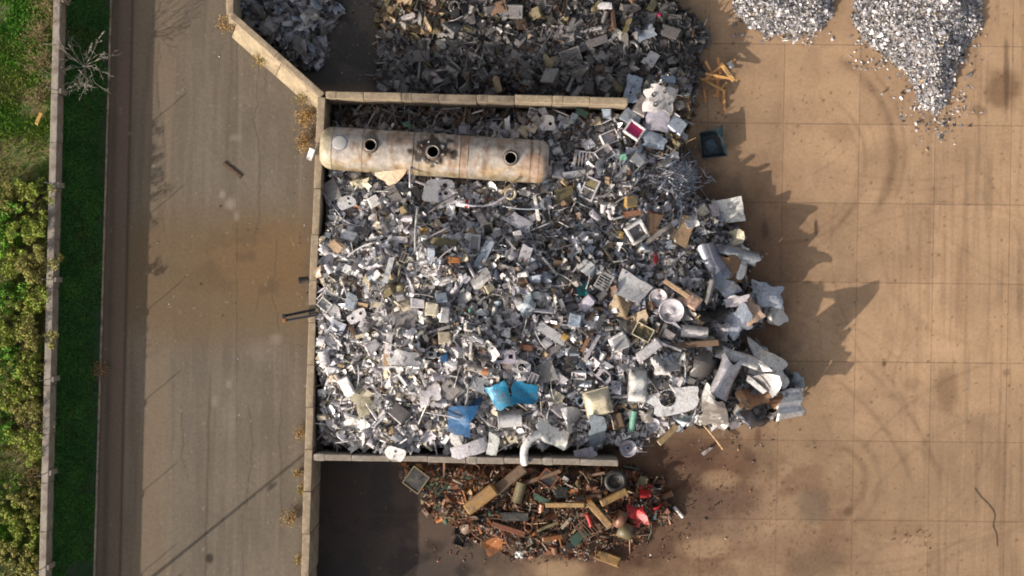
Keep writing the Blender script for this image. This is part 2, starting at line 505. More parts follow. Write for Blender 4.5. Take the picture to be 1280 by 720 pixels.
def road_col(P, Q):
    n1 = fbm(P / 80, Q / 110, 101, 5); n2 = fbm(P / 18, Q / 24, 102, 4); n3 = fbm(P / 3, Q / 3, 103, 2)
    c = np.ones((len(P), 3)) * np.array([.145, .121, .094])
    c = c * (.82 + .36 * n1)[:, None] * (.88 + .24 * n2)[:, None] * (.90 + .2 * n3)[:, None]
    lx = P + .022 * (Q - 360)                       # across the road
    c = lerp(c, (.215, .155, .10), .5 * (1 - sstep(195, 245, lx)))
    c = lerp(c, (.115, .095, .072), .5 * sstep(.48, .68, fbm(lx / 9, Q / 190, 110, 3)))
    c = lerp(c, (.19, .155, .115), .4 * sstep(.55, .72, fbm(lx / 6, Q / 150, 114, 3)))
    c = lerp(c, (.155, .100, .055), .75 * spot(P, Q, 345, 335, 75, 62, 3, .8))
    c = lerp(c, (.205, .135, .065), .5 * spot(P, Q, 330, 300, 45, 35, 4, .8))
    c = lerp(c, (.070, .042, .024), .9 * spot(P, Q, 360, 340, 44, 28, 5, .8))
    c = lerp(c, (.095, .060, .034), .6 * spot(P, Q, 300, 345, 90, 24, 15, .9))
    c = lerp(c, (.145, .098, .054), .8 * sstep(230, 300, Q + 40 * (n1 - .5)) * (1 - sstep(390, 450, Q + 40 * (n1 - .5))))
    c = lerp(c, (.17, .105, .05), .6 * spot(P, Q, 320, 330, 95, 55, 6, .9) * (.6 + .8 * n2))
    c = lerp(c, (.09, .058, .032), .5 * sstep(.55, .7, fbm(P / 26, Q / 20, 140)) * spot(P, Q, 320, 335, 110, 60, 8, .8))
    for (x, y, rx, ry, k) in [(278, 243, 5, 7, .6), (288, 255, 8, 9, .6), (296, 270, 4, 8, .45), (286, 480, 4, 6, .45), (268, 502, 5, 8, .4), (345, 424, 10, 8, .35),
                              (295, 172, 10, 6, .4), (330, 440, 30, 20, .15), (285, 525, 10, 30, .2)]:
        c = lerp(c, (.30, .26, .22), k * spot(P, Q, x, y, rx, ry, int(x + y), .8))
    wob = 3 * (fbm(P / 400, Q / 30, 121) - .5)
    c = lerp(c, (.075, .055, .04), .75 * np.exp(-((lx + wob - 265) / 1.3) ** 2) * sstep(430, 520, Q))
    c = lerp(c, (.085, .065, .05), .4 * np.exp(-((lx + wob * 3 - 282) / 2.2) ** 2) * (1 - sstep(150, 330, Q)))
    c = lerp(c, (.035, .028, .022), .95 * spot(P, Q, 262, 698, 6, 7, 9, .4, .3))
    # gutter strip beside the kerb
    g = 1 - sstep(157, 159, lx)
    c = lerp(c, np.array((.15, .105, .075)), .8 * g)
    c = lerp(c, (.05, .036, .027), .8 * np.exp(-((lx - 158) / 1.6) ** 2))
    c = lerp(c, (.06, .042, .03), .55 * np.exp(-((lx - 138) / 4) ** 2) * (.4 + fbm(P / 9, Q / 30, 130)))
    c = lerp(c, (.10, .075, .055), .45 * sstep(372, 386, lx + 12 * (n2 - .5)))
    for (xc, sl, sd) in ((215, .05, 3), (318, -.03, 4), (345, .02, 6)):           # hairline cracks
        c = lerp(c, (.07, .055, .042), .55 * np.exp(-((P - xc - sl * (Q - 360) - 26 * (fbm(Q / 60, Q * 0 + sd, 150 + sd, 5) - .5)) / .9) ** 2) * sstep(.42, .55, fbm(Q / 90, Q * 0 + sd * 3, 160)))
    sp = _hash(np.floor(P / 2.3), np.floor(Q / 2.3), 79)
    c = lerp(c, (.27, .24, .2), .35 * (sp > .994))
    return np.concatenate([np.clip(c, .01, .9), np.zeros((len(P), 1))], 1)

def mat_pave(name, joints=False, bscale=30):
    m, t, b = nt(name)
    at = nd(t, 'ShaderNodeAttribute', attribute_name='col'); tc = nd(t, 'ShaderNodeTexCoord')
    n1 = noise(t, 6, 8, .75, tc.outputs['Object']); n2 = noise(t, 38, 4, .7, tc.outputs['Object'])
    c = mixc(t, 1.0, at.outputs['Color'], ramp(t, n1, .28, .74, (.80, .78, .76, 1), (1.14, 1.14, 1.14, 1)), 'MULTIPLY')
    c = mixc(t, 1.0, c, ramp(t, n2, .3, .7, (.84, .83, .82, 1), (1.12, 1.12, 1.12, 1)), 'MULTIPLY')
    h = n2
    if joints:
        sep = nd(t, 'ShaderNodeSeparateXYZ'); t.links.new(tc.outputs['Object'], sep.inputs[0])
        lines = []
        nz = noise(t, 1.3, 5, .8, tc.outputs['Object'])
        for (a, bx, by, sp, off) in ((0, 1.0, -.0185, 95 / PX, (972 - 640) / PX - .0185 * 0), (1, .0105, 1.0, 99 / PX, (360 - 253) / PX)):
            # distance to the nearest joint of a slightly turned slab grid
            m1 = nd(t, 'ShaderNodeMath', operation='MULTIPLY'); m1.inputs[1].default_value = bx
            m2 = nd(t, 'ShaderNodeMath', operation='MULTIPLY_ADD'); m2.inputs[1].default_value = by
            t.links.new(sep.outputs[0], m1.inputs[0]); t.links.new(sep.outputs[1], m2.inputs[0]); t.links.new(m1.outputs[0], m2.inputs[2])
            w = nd(t, 'ShaderNodeMath', operation='MULTIPLY_ADD'); w.inputs[1].default_value = .05
            t.links.new(nz, w.inputs[0]); t.links.new(m2.outputs[0], w.inputs[2])
            s = nd(t, 'ShaderNodeMath', operation='SUBTRACT'); s.inputs[1].default_value = off + .025 + (.14 if a == 0 else .13)
            t.links.new(w.outputs[0], s.inputs[0])
            d = nd(t, 'ShaderNodeMath', operation='PINGPONG'); d.inputs[1].default_value = sp / 2
            t.links.new(s.outputs[0], d.inputs[0])
            lines.append(ramp(t, d.outputs[0], .008 if a == 0 else .010, .034 if a == 0 else .042, (1, 1, 1, 1), (0, 0, 0, 1)))
        mx = mixc(t, 1.0, lines[0], lines[1], 'LIGHTEN')
        brk = ramp(t, noise(t, .9, 6, .8, tc.outputs['Object']), .36, .62, (.25, .25, .25, 1), (.6, .6, .6, 1))
        f = mixc(t, 1.0, mx, brk, 'MULTIPLY')
        c = mixc(t, f, c, (.075, .045, .028))
    t.links.new(c, b.inputs['Base Color']); rg = nd(t, 'ShaderNodeMath', operation='MULTIPLY_ADD'); rg.inputs[1].default_value = -.35; rg.inputs[2].default_value = .88
    t.links.new(at.outputs['Alpha'], rg.inputs[0]); t.links.new(rg.outputs[0], b.inputs['Roughness'])
    b.inputs['Specular IOR Level'].default_value = .3
    bump(t, b, h, .25, .02)
    return m

mg = mat_plain('far_ground', (.26, .17, .10), 0, .95, .25, .2)
g = MB(); g.add([(-500, -500, -.03), (500, -500, -.03), (500, 500, -.03), (-500, 500, -.03)], [(0, 1, 2, 3)])
tag(put('ground', g, mg), kind='structure')
M['yard'] = mat_pave('yard_concrete', True); M['road'] = mat_pave('road_surface')
# the yard is cut along the outer wall's line
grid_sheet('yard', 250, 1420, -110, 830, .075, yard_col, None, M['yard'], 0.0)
road = grid_sheet('road', 118, 300, -110, 830, .075, road_col, None, M['road'], 0.004)

# road edge follows the stall wall: a second sheet up to the wall foot
def wall_x(py):                    # centre line of the long stall wall on the ground, pixels
    return 412 + (py - 129) * (393 - 412) / (704 - 129)
def road_right():
    n = 120
    ys = np.linspace(-110, 830, 320)
    def right(py):
        if py < 33: return 304.0
        if py < 129: return 304 + (py - 33) * (412 - 304) / 96
        return wall_x(py)
    V = []; C = []
    for y in ys:
        xr = right(y)
        for i in range(n + 1):
            x = 296 + (xr - 296) * i / n
            V.append(((x - 640) / PX, (360 - y) / PX, .004)); C.append((x, y))
    F = [(j * (n + 1) + i, (j + 1) * (n + 1) + i, (j + 1) * (n + 1) + i + 1, j * (n + 1) + i + 1) for j in range(len(ys) - 1) for i in range(n)]
    me = bpy.data.meshes.new('road_side'); me.from_pydata(V, [], F)
    C = np.array(C); set_col(me, road_col(C[:, 0], C[:, 1])); me.update()
    # welded into the road object as one sheet
    return me
_rs = road_right()
import bmesh
_bm = bmesh.new(); _bm.from_mesh(road.data)
# drop the part of the plain strip east of x=296 px, keep one road object
_x = (296 - 640) / PX
bmesh.ops.delete(_bm, geom=[f for f in _bm.faces if f.calc_center_median().x > _x + .04], context='FACES')
_bm.from_mesh(_rs); _bm.to_mesh(road.data); _bm.free(); bpy.data.meshes.remove(_rs)

# ---------------------------------------------------------------- bank, field, kerb
def line_px(py, x0, x720): return x0 + (x720 - x0) * py / 720.0
KERB = lambda py: line_px(py, 139.5, 118.5)
WALL_IN = lambda py: 640 + (line_px(py, 76, 57) - 640) * (1 - 2.2 / HC)      # ground plan of the inner top edge
WT = .34

def bank_z(s): return .12 + 1.25 * sstep(0, 1, s) * .5 + 1.25 * s * .5
rows = np.linspace(-110, 830, 240)
V = []; nb = 22
for py in rows:
    k, w = KERB(py) - .8, WALL_IN(py) - 2
    for i in range(nb + 1):
        s = i / nb
        x = (k + (w - k) * s - 640) / PX; y = (360 - py) / PX
        V.append((x, y, float(bank_z(s)) + .10 * (float(fbm(x * 1.3, y * 1.3, 5)) - .5)))
F = [(j * (nb + 1) + i, (j + 1) * (nb + 1) + i, (j + 1) * (nb + 1) + i + 1, j * (nb + 1) + i + 1)[::-1] for j in range(len(rows) - 1) for i in range(nb)]
M['soil'] = mat_plain('soil', (.022, .040, .014), 0, .95, .4, 2.0, (.012, .045, .010))
M['dry_soil'] = mat_plain('dry_soil', (.15, .12, .05), 0, .95, .35, 1.2, (.05, .10, .018))
b = MB().add(V, F, smooth=True); tag(put('bank', b, M['soil']), kind='structure')

FIELD_Z = 1.25
def field_h(x, y): return FIELD_Z + .22 * (fbm(np.asarray(x) * .5, np.asarray(y) * .5, 9) - .5)
V = []; nf = 60
for py in rows:
    w = WALL_IN(py) - WT * PX + 1
    for i in range(nf + 1):
        x = (w - 640) / PX - 30.0 * (i / nf) ** 1.6; y = (360 - py) / PX
        V.append((x, y, float(field_h(x, y))))
F = [(j * (nf + 1) + i, (j + 1) * (nf + 1) + i, (j + 1) * (nf + 1) + i + 1, j * (nf + 1) + i + 1)[::-1] for j in range(len(rows) - 1) for i in range(nf)]
tag(put('field', MB().add(V, F, smooth=True), M['dry_soil']), kind='structure')

k = MB()
pys = list(np.linspace(-110, 830, 32))
for a, c in zip(pys[:-1], pys[1:]):
    x0, y0 = (KERB(a) - 640) / PX, (360 - a) / PX; x1, y1 = (KERB(c) - 640) / PX, (360 - c) / PX
    d = Vector((x1 - x0, y1 - y0)); ang = math.atan2(d.y, d.x)
    k.add(*cbox(d.length - .012, .075, .30, .012), M=T((x0 + x1) / 2, (y0 + y1) / 2, .0, rz=ang))
tag(put('kerb', k, mat_plain('kerb_concrete', (.33, .27, .19), 0, .9, .35, 3.0, (.14, .11, .08))), kind='structure')
# ================================================================ walls
def wall_units(name, label, pts, z, th, unit, mat, plinth=None, cat='wall', gap=.012, step=0.0, old=None):
    """wall of precast units along pts (world x,y); plinth=(side, width, height) adds a battered foot"""
    root = tag(empty(name, (pts[0][0], pts[0][1], 0)), label, cat)
    o = Vector((pts[0][0], pts[0][1]))
    for a, b in zip(pts[:-1], pts[1:]):
        a, b = Vector(a[:2]), Vector(b[:2]); d = b - a; L = d.length; n = max(1, round(L / unit)); ang = math.atan2(d.y, d.x)
        for i in range(n):
            c = a + d * ((i + .5) / n) - o; l = L / n
            m = MB(); zz = z + RNG.normal(0, .015); tt = th + RNG.normal(0, .012)
            m.add(*cbox(l - gap, tt, zz, .025), M=T(0, 0, zz / 2))
            if i % 2 == 0 and step: m.add(*cbox(.42, tt + step, zz + .03, .03), M=T(-l / 2 + .3, 0, zz / 2))
            nrm = Vector((-d.y, d.x)).normalized() * RNG.normal(0, .012)
            put('wall_unit', m, M['old_concrete'] if old and old[0] <= i / n < old[1] else mat, root, (c.x + nrm.x, c.y + nrm.y, 0), (0, 0, ang + RNG.normal(0, .004)))
            if plinth:
                side, w, h0, h1 = plinth
                y0 = side * th / 2; y1 = side * (th / 2 + w)
                l2 = l - .03
                V = [(-l2 / 2, y0, 0), (l2 / 2, y0, 0), (-l2 / 2, y1, 0), (l2 / 2, y1, 0), (-l2 / 2, y0 + side * .004, h1), (l2 / 2, y0 + side * .004, h1), (-l2 / 2, y1, h0), (l2 / 2, y1, h0)]
                F = [(4, 5, 7, 6), (2, 6, 7, 3), (0, 4, 6, 2), (1, 3, 7, 5)]
                if side < 0: F = [f[::-1] for f in F]
                put('wall_foot', MB().add(V, F), M['plinth'], root, (c.x, c.y, 0), (0, 0, ang))
    return root

WZ = 2.8
M['old_concrete'] = mat_plain('old_concrete', (.21, .165, .115), 0, .9, .35, 2.6, (.11, .085, .06), .4)
def P2(px, py, z=WZ): x, y, _ = W(px, py, z); return (x, y)
wall_units('stall_wall', 'long straight concrete wall of the main stall beside the road', [P2(401.5, 121), P2(391.5, 350), P2(381, 720), P2(378, 830)], WZ, .36, 2.0, M['concrete'])
wall_units('stall_wall', 'slanting concrete wall with a broad sunlit foot at the top of the road', [P2(288, -110), P2(288.5, 18), P2(403, 119.5)], WZ, .32, 2.4, M['concrete'], (-1, .62, .35, 1.1))
wall_units('divider_wall', 'narrow concrete divider wall between the dark upper heap and the tank', [P2(407, 118.8), P2(785, 126.5)], WZ, .35, 1.9, M['concrete'], step=.03, old=(.2, .58))
wall_units('divider_wall', 'narrow concrete divider wall between the silver heap and the rusty heap', [P2(392, 571.5), P2(773, 578)], WZ, .29, 1.9, M['concrete_grey'], step=.05)

# ---------------------------------------------------------------- boundary wall on the bank
bw = tag(empty('boundary_wall', ((WALL_IN(360) - 640) / PX, 0, 0)), 'long grey boundary wall with thin fence stakes along the grass bank', 'wall')
ox = bw.location.x
ys = np.linspace(-110, 830, 17)
for i, (a, c) in enumerate(zip(ys[:-1], ys[1:])):
    x0, y0 = (WALL_IN(a) - 640) / PX - WT / 2, (360 - a) / PX; x1, y1 = (WALL_IN(c) - 640) / PX - WT / 2, (360 - c) / PX
    d = Vector((x1 - x0, y1 - y0)); ang = math.atan2(d.y, d.x)
    m = MB().add(*cbox(d.length - .01, WT, 2.2, .025)); put('wall_panel', m, M['concrete_grey'], bw, ((x0 + x1) / 2 - ox, (y0 + y1) / 2, 1.1 + RNG.normal(0, .008)), (0, 0, ang))
for py in (-60, 12, 122, 235, 350, 470, 583, 697, 800):
    x = (WALL_IN(py) - 640) / PX; y = (360 - py) / PX
    p = MB().add(*sweep([(0, 0, 0), (0, 0, .55), (-.05, .01, 1.05)], .022, 6))
    put('fence_stake', p, M['steel'], bw, (x - ox - .1, y, 2.18))
    put('wall_pier', MB().add(*cbox(.14, .26, 1.25, .02)), M['concrete_grey'], bw, (x - ox + .065, y, 1.55))

# ---------------------------------------------------------------- power pole beyond the lower edge (its shadow crosses the road)
pl = tag(empty('street_pole', W(150, 754, 0)), 'plain grey pole standing beside the road', 'pole')
put('post', MB().add(*sweep([(0, 0, -.02), (0, 0, 2.6), (0, 0, 5.35)], .10, 10, .065)), M['steel'], pl)
put('bracket', MB().add(*sweep([(0, 0, 4.05), (.16, -.12, 4.05)], .035, 6)).add(*cbox(.14, .2, .2, .03), M=T(.2, -.15, 4.05)), M['steel'], pl)

# ---------------------------------------------------------------- plank and cable on the ground
o = put('wood_plank', MB().add(*cbox(1.12, .19, .07, .012, .01)), mat_plain('weathered_plank', (.10, .062, .038), 0, .8, .3, 10), None, W(290, 213, .045), (0, 0, R(-38.5)))
tag(o, 'dark weathered plank lying alone on the road', 'plank')
pts = [W(x, y, .03) for x, y in ((1218, 611), (1226, 622), (1236, 632), (1243, 644), (1241, 658), (1245, 668), (1246, 684))]
o = put('cable', MB().add(*sweep(smooth_path(pts, 8), .015, 6), smooth=True), mat_plain('black_cable', (.09, .055, .035), 0, .6, .2))
tag(o, 'loose dark cable curling on the bare yard', 'cable')

# ---------------------------------------------------------------- tank
def tank():
    a = Vector(W(402, 184.5, 2.5)); b = Vector(W(685, 203, 2.35))
    c = (a + b) / 2; d = b - a; L = d.length; ang = math.atan2(d.y, d.x); r = 1.03
    root = None
    nx, seg = 150, 84
    xs = np.linspace(-L / 2, L / 2, nx + 1)
    def rad(x):
        e = .55; q = r * (1 + .004 * math.sin(x * 9) )
        for end, ee in ((-L / 2, .55), (L / 2, .42)):
            t = abs(x - end) / ee
            if t < 1: q = r * (.62 + .38 * math.sqrt(max(0, 1 - (1 - t) ** 2)))
        return q
    xs = np.sort(np.concatenate([xs, -L / 2 + np.array([.008, .02, .045, .1]), L / 2 - np.array([.008, .02, .045, .1])]))
    nx = len(xs) - 1
    ts = np.linspace(0, 2 * math.pi, seg, endpoint=False)
    V = np.array([(x, rad(x) * math.sin(t), rad(x) * math.cos(t)) for x in xs for t in ts])
    V[:, 1:] *= (1 + .045 * (fbm(V[:, 0] * 1.1 + 9, np.arctan2(V[:, 1], V[:, 2]) * 1.6 + 20, 31) - .5))[:, None]
    def local(px, py, z):
        p = Vector(W(px, py, z)) - c
        return Vector((p.x * math.cos(-ang) - p.y * math.sin(-ang), p.x * math.sin(-ang) + p.y * math.cos(-ang)))
    holes = [local(463, 182, 3.4), local(541, 190, 3.4), local(638, 197.5, 3.4)]
    hr = .295
    F = []
    for i in range(nx):
        for k in range(seg):
            l = (k + 1) % seg
            f = (i * seg + k, i * seg + l, (i + 1) * seg + l, (i + 1) * seg + k)
            m = V[list(f)].mean(0)
            if m[2] > 0 and any(math.hypot(m[0] - h.x, m[1] - h.y) < hr for h in holes): continue
            F.append(f[::-1])
    F.append([k for k in range(seg)]); F.append([nx * seg + k for k in range(seg)][::-1])
    me = MB().add(V, F, smooth=True).mesh('tank')
    x, y, z = V[:, 0], V[:, 1], V[:, 2]
    th = np.arctan2(y, z)
    n1 = fbm(x * 1.2 + 40, th * 2.4 + 40, 201, 5); n2 = fbm(x * 5 + 40, th * 1.2 + 40, 202, 4); n3 = fbm(x * 9, th * 11 + 30, 203, 3)
    C = np.ones((len(V), 3)) * np.array([.45, .395, .345])
    C *= (.78 + .3 * n1 + .2 * n3)[:, None]
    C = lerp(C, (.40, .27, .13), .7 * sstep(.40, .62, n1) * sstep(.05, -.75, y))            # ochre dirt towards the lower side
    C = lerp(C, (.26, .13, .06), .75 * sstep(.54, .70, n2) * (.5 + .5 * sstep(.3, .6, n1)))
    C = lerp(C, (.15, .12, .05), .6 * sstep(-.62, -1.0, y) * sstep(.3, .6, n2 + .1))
    px_ = c.x + x * math.cos(ang) - y * math.sin(ang)
    for (hx, hy), (rx, ry, kk) in zip([(h.x, h.y) for h in holes], [(.5, .62, .7), (1.15, .75, 1.0), (.36, .36, .45)]):
        dd = np.sqrt(((x - hx) / rx) ** 2 + ((y - hy - (.2 if kk == .7 else .05)) / ry) ** 2) + 1.3 * (fbm(x * 3, y * 3, 210, 4) - .5)
        C = lerp(C, (.045, .032, .025), kk * (1 - sstep(.7, 1.05, dd)))
    band = lambda s0, s1: sstep(s0 - .05, s0, x) * (1 - sstep(s1, s1 + .05, x))
    C = lerp(C, (.30, .17, .09), .55 * band(holes[0].x + .75, holes[0].x + 2.0) * sstep(.15, .4, y) * (1 - sstep(.75, .95, y)))
    C = lerp(C, (.36, .22, .14), .6 * band(holes[1].x + 1.3, holes[1].x + 1.62))
    C = lerp(C, (.46, .40, .27), .8 * (1 - sstep(-L / 2 + .55, -L / 2 + .62, x)))
    C = lerp(C, (.40, .22, .12), .5 * (1 - sstep(.5, .7, np.hypot(x - L / 2 + .75, y + .25) + .8 * (n1 - .5))))
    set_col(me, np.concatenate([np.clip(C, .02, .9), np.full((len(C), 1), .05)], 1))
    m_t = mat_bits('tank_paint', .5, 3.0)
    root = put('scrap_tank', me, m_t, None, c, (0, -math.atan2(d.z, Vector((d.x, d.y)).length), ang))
    tag(root, 'long dirty white cylindrical tank with three open hatches on the heap', 'tank')
    for s in (-L / 2 + .6, -L / 2 + 2.05, holes[0].x + 2.0, holes[0].x + 2.32, holes[1].x - .95, holes[1].x + 1.28, holes[1].x + 1.66, holes[2].x + .95, L / 2 - .47):
        put('weld_band', MB().add(*torus(r + .004, .013, 72, 6), M=T(s, 0, 0, ry=R(90)), smooth=True), M['rust_dark'], root)
    for h in holes:
        zt = math.sqrt(r * r - h.y ** 2)
        prof = [(hr - .035, -.25), (hr - .035, .11), (hr + .0, .12), (hr + .035, .11), (hr + .045, .03), (hr + .08, .02), (hr + .085, -.08)]
        q = put('hatch_collar', MB().add(*lathe(prof, 28), smooth=True), M['rust_dark'], root, (h.x, h.y, zt - .015), (-math.asin(h.y / r), 0, 0))
        put('hatch_rim', MB().add(*torus(hr - .015, .02, 30, 6), smooth=True), M['worn_steel'], q, (0, 0, .12))
    h = local(424, 178.5, 3.5); zt = math.sqrt(r * r - h.y ** 2)
    q = put('closed_lid', MB().add(*lathe([(0.001, .03), (.3, .028), (.345, .012), (.35, -.04)], 32), smooth=True), M['lid_paint'], root, (h.x, h.y, zt), (-math.asin(h.y / r), 0, 0))
    put('lid_seam', MB().add(*torus(.36, .016, 36, 6), smooth=True), M['blue_seam'], q, (0, 0, .0))
    # dents of pipework left by the cutting torch round the middle hatch
    h = holes[1]
    for k in range(16):
        a_ = RNG.uniform(0, 6.28); q_ = RNG.uniform(.42, .85); yy = h.y + q_ * math.sin(a_) * .8; xx = h.x + q_ * math.cos(a_)
        if abs(yy) > .95: continue
        put('slag_lump', MB().add(*cbox(*RNG.uniform(.06, .17, 3), .015, .12)), M['rust_dark'] if k % 3 else M['worn_steel'], root, (xx, yy, math.sqrt(max(.05, r * r - yy * yy)) + .01), tuple(RNG.uniform(-1, 1, 3)))
    return root
M['rust_dark'] = mat_plain('burnt_rust', (.11, .075, .05), .1, .8, .4, 6)
M['worn_steel'] = mat_plain('worn_steel', (.42, .40, .37), .6, .45, .25, 5)
M['lid_paint'] = mat_plain('pale_paint', (.46, .43, .40), 0, .55, .12, 4)
M['blue_seam'] = mat_plain('blue_paint', (.10, .13, .22), 0, .6, .3, 6)
tank()
# ================================================================ plants
def leaf_cloud(P, size, cols, up=.5, long=1.8):
    """leaf-shaped faces at points P"""
    n = len(P)
    a = RNG.normal(0, 1, (n, 3)); a /= np.linalg.norm(a, axis=1, keepdims=True)
    nrm = RNG.normal(0, 1, (n, 3)); nrm[:, 2] = np.abs(nrm[:, 2]) + up
    b = np.cross(nrm, a); b /= np.linalg.norm(b, axis=1, keepdims=True) + 1e-9
    s = size * RNG.uniform(.55, 1.35, (n, 1))
    V = np.stack([P - a * s * long / 2, P + b * s * .42 + nrm * .0, P + a * s * long / 2, P - b * s * .42], 1).reshape(-1, 3)
    F = np.arange(4 * n).reshape(-1, 4)
    C = np.repeat(cols, 4, axis=0)
    return V, F, np.concatenate([C, np.zeros((len(C), 1))], 1)

def leaf_mesh(name, V, F, C):
    me = bpy.data.meshes.new(name); me.from_pydata(V.tolist(), [], F.tolist()); set_col(me, C); me.materials.append(M['leaf']); me.update()
    return me

def blades(x, y, z, h, lean, cols, w=.02):
    n = len(x)
    a = RNG.uniform(0, 2 * math.pi, n); b = RNG.uniform(0, 2 * math.pi, n)
    L = RNG.uniform(.2, 1, n) * lean
    base = np.stack([x, y, z], 1)
    tip = base + np.stack([np.cos(a) * L * h, np.sin(a) * L * h, h * np.sqrt(np.clip(1 - L * L, .05, 1))], 1)
    side = np.stack([np.cos(b), np.sin(b), np.zeros(n)], 1) * w
    V = np.stack([base - side, base + side, tip], 1).reshape(-1, 3)
    F = np.arange(3 * n).reshape(-1, 3); C = np.repeat(cols, 3, axis=0)
    return V, F, np.concatenate([C, np.zeros((len(C), 1))], 1)

# grass on the bank
n = 85000
py = RNG.uniform(-60, 780, n); s = RNG.uniform(-.05, 1, n)
k, w = KERB(py) - 3, np.array([WALL_IN(v) for v in py])
x = (k + (w - k) * s - 640) / PX; y = (360 - py) / PX
ok = fbm(x * .7, y * .7, 71) > .2
bare = np.hypot((k + (w - k) * s) - 105, py - 712) < 14
ok &= ~bare & ~((s < .12) & (fbm(x * 2, y * 2, 72) < .5 + np.where(s < .03, .12, 0)))
x, y, s = x[ok], y[ok], s[ok]; z = bank_z(s) + .02
t = np.clip(fbm(x * 1.3, y * 1.3, 73) * 1.5 - .35 + .35 * (1 - s), 0, 1)[:, None]
c = np.array([[.042, .165, .040]]) * (1 - t) + np.array([[.11, .29, .055]]) * t
c = c * RNG.uniform(.5, 1.5, (len(x), 1))
dead = (RNG.uniform(0, 1, len(x)) < .05) | ((fbm(x * .8, y * .8, 79) > .66) & (RNG.uniform(0, 1, len(x)) < .35)); c[dead] = np.array([.13, .11, .04]) * RNG.uniform(.6, 1.3, (int(dead.sum()), 1))
V, F, C = blades(x, y, z, RNG.uniform(.07, .2, len(x)), .8, c, .017)
tag(put('grass', leaf_mesh('bank_grass', V, F, C)), 'short dark green grass covering the shaded bank', 'grass', kind='stuff')

# grass of the field
n = 130000
py = RNG.uniform(-60, 780, n); w = np.array([WALL_IN(v) for v in py]) - WT * PX
x = (w - 640) / PX - RNG.uniform(0, 6.2, n); y = (360 - py) / PX
pxs = x * PX + 640
green = np.clip(1.3 - sstep(150, 190, py) * 1.0 + sstep(560, 620, py) * .6, 0, 1) * (1 - .6 * np.exp(-((pxs - 22) ** 2 + (py - 112) ** 2) / 500)) * (1 - .6 * np.exp(-((pxs - 30) ** 2 + (py - 205) ** 2) / 900))
ok = RNG.uniform(0, 1, n) < .12 + .95 * green * sstep(.25, .45, fbm(x * .8, y * .8, 75))
x, y, py, g_ = x[ok], y[ok], py[ok], green[ok]
t = np.clip(fbm(x * 1.1, y * 1.1, 76) * .75 + .5 * (1 - g_), 0, 1)[:, None]
c = np.array([[.045, .30, .012]]) * (1 - t) + np.array([[.24, .22, .05]]) * t
c = c * RNG.uniform(.55, 1.35, (len(x), 1))
V, F, C = blades(x, y, field_h(x, y), RNG.uniform(.12, .34, len(x)), .85, c, .022)
tag(put('grass', leaf_mesh('field_grass', V, F, C)), 'bright and straw coloured grass of the field behind the boundary wall', 'grass', kind='stuff')

# bushes along the field
BUSHES = []
def bush(px, py, rad, h, col, label, leaves=3400, dry=.12, size=.07):
    x, y, _ = W(px, py, FIELD_Z + h * .6)
    root = tag(empty('leafy_bush', (x, y, float(field_h(x, y)) - .02)), label, 'bush', 'bushes behind the boundary wall')
    P = []; lumps = [(RNG.normal(0, rad * .52), RNG.normal(0, rad * .52), h * RNG.uniform(.25, .85), rad * RNG.uniform(.16, .36)) for _ in range(30)]
    for lx, ly, lz, lr in lumps:
        n = int(leaves / len(lumps)); d = RNG.normal(0, 1, (n, 3)); d /= np.linalg.norm(d, axis=1, keepdims=True)
        P.append(d * (lr * RNG.uniform(.8, 1.2) * RNG.uniform(.45, 1.05, (n, 1))) * (1, 1, .9) + (lx, ly, lz))
    P = np.concatenate(P); P = P[P[:, 2] > .05]
    hol = fbm(P[:, 0] * 2.2 + 50 + px, P[:, 1] * 2.2 + 50 + py, 83) > .36
    P = P[hol]
    t = RNG.uniform(0, 1, (len(P), 1)) ** 1.5; u = fbm(P[:, 0] * 2 + px, P[:, 1] * 2, 84)[:, None]
    c = np.array([col]) * (.55 + .9 * u) * RNG.uniform(.7, 1.3, (len(P), 1))
    c = np.where(RNG.uniform(0, 1, (len(P), 1)) < dry, np.array([[.26, .17, .06]]) * RNG.uniform(.6, 1.2, (len(P), 1)), c)
    c = c * (1 - .35 * t) + np.array([[.26, .25, .06]]) * .35 * t
    V, F, C = leaf_cloud(P, size, c, .5, 1.7)
    put('foliage', leaf_mesh('bush_foliage', V, F, C), None, root)
    st = MB()
    for lx, ly, lz, lr in lumps:
        st.add(*sweep(smooth_path([(0, 0, 0), (lx * .3, ly * .3, lz * .55), (lx, ly, lz)], 3), .022, 5, .008))
        for _ in range(2):
            e = RNG.normal(0, 1, 3); e /= np.linalg.norm(e); st.add(*sweep([(lx, ly, lz), tuple(np.array((lx, ly, lz)) + e * lr * 1.05)], .009, 4, .004))
    put('stem', st, M['stem'], root)
    return root

YG = (.22, .285, .035); GR = (.10, .31, .02); OL = (.25, .24, .06)
bl = [(14, 246, .75, 1.3, OL), (44, 243, .8, 1.7, YG), (2, 268, .8, 1.2, GR), (10, 288, .8, 1.2, GR), (42, 286, .9, 1.9, YG), (12, 330, .85, 1.2, YG), (43, 332, .85, 1.9, OL), (8, 374, .8, 1.2, GR), (38, 372, .9, 1.6, YG),
      (12, 414, .85, 1.2, YG), (40, 418, .9, 1.8, OL), (6, 452, .8, 1.1, GR), (36, 458, .9, 1.7, YG), (10, 494, .85, 1.2, YG), (36, 502, .85, 1.6, OL), (6, 536, .8, 1.1, GR), (32, 552, .9, 1.5, YG),
      (30, 622, .75, 1.2, OL), (8, 640, .7, .9, YG), (34, 664, .75, 1.1, YG), (14, 694, .75, .9, OL), (36, 712, .7, 1.1, OL)]
tone = {YG: 'yellow-green', GR: 'fresh green', OL: 'olive and straw coloured'}
ordn = ['first', 'second', 'third', 'fourth', 'fifth', 'sixth', 'seventh', 'eighth', 'ninth', 'tenth', 'eleventh', 'twelfth', 'thirteenth']
wi = fi = 0
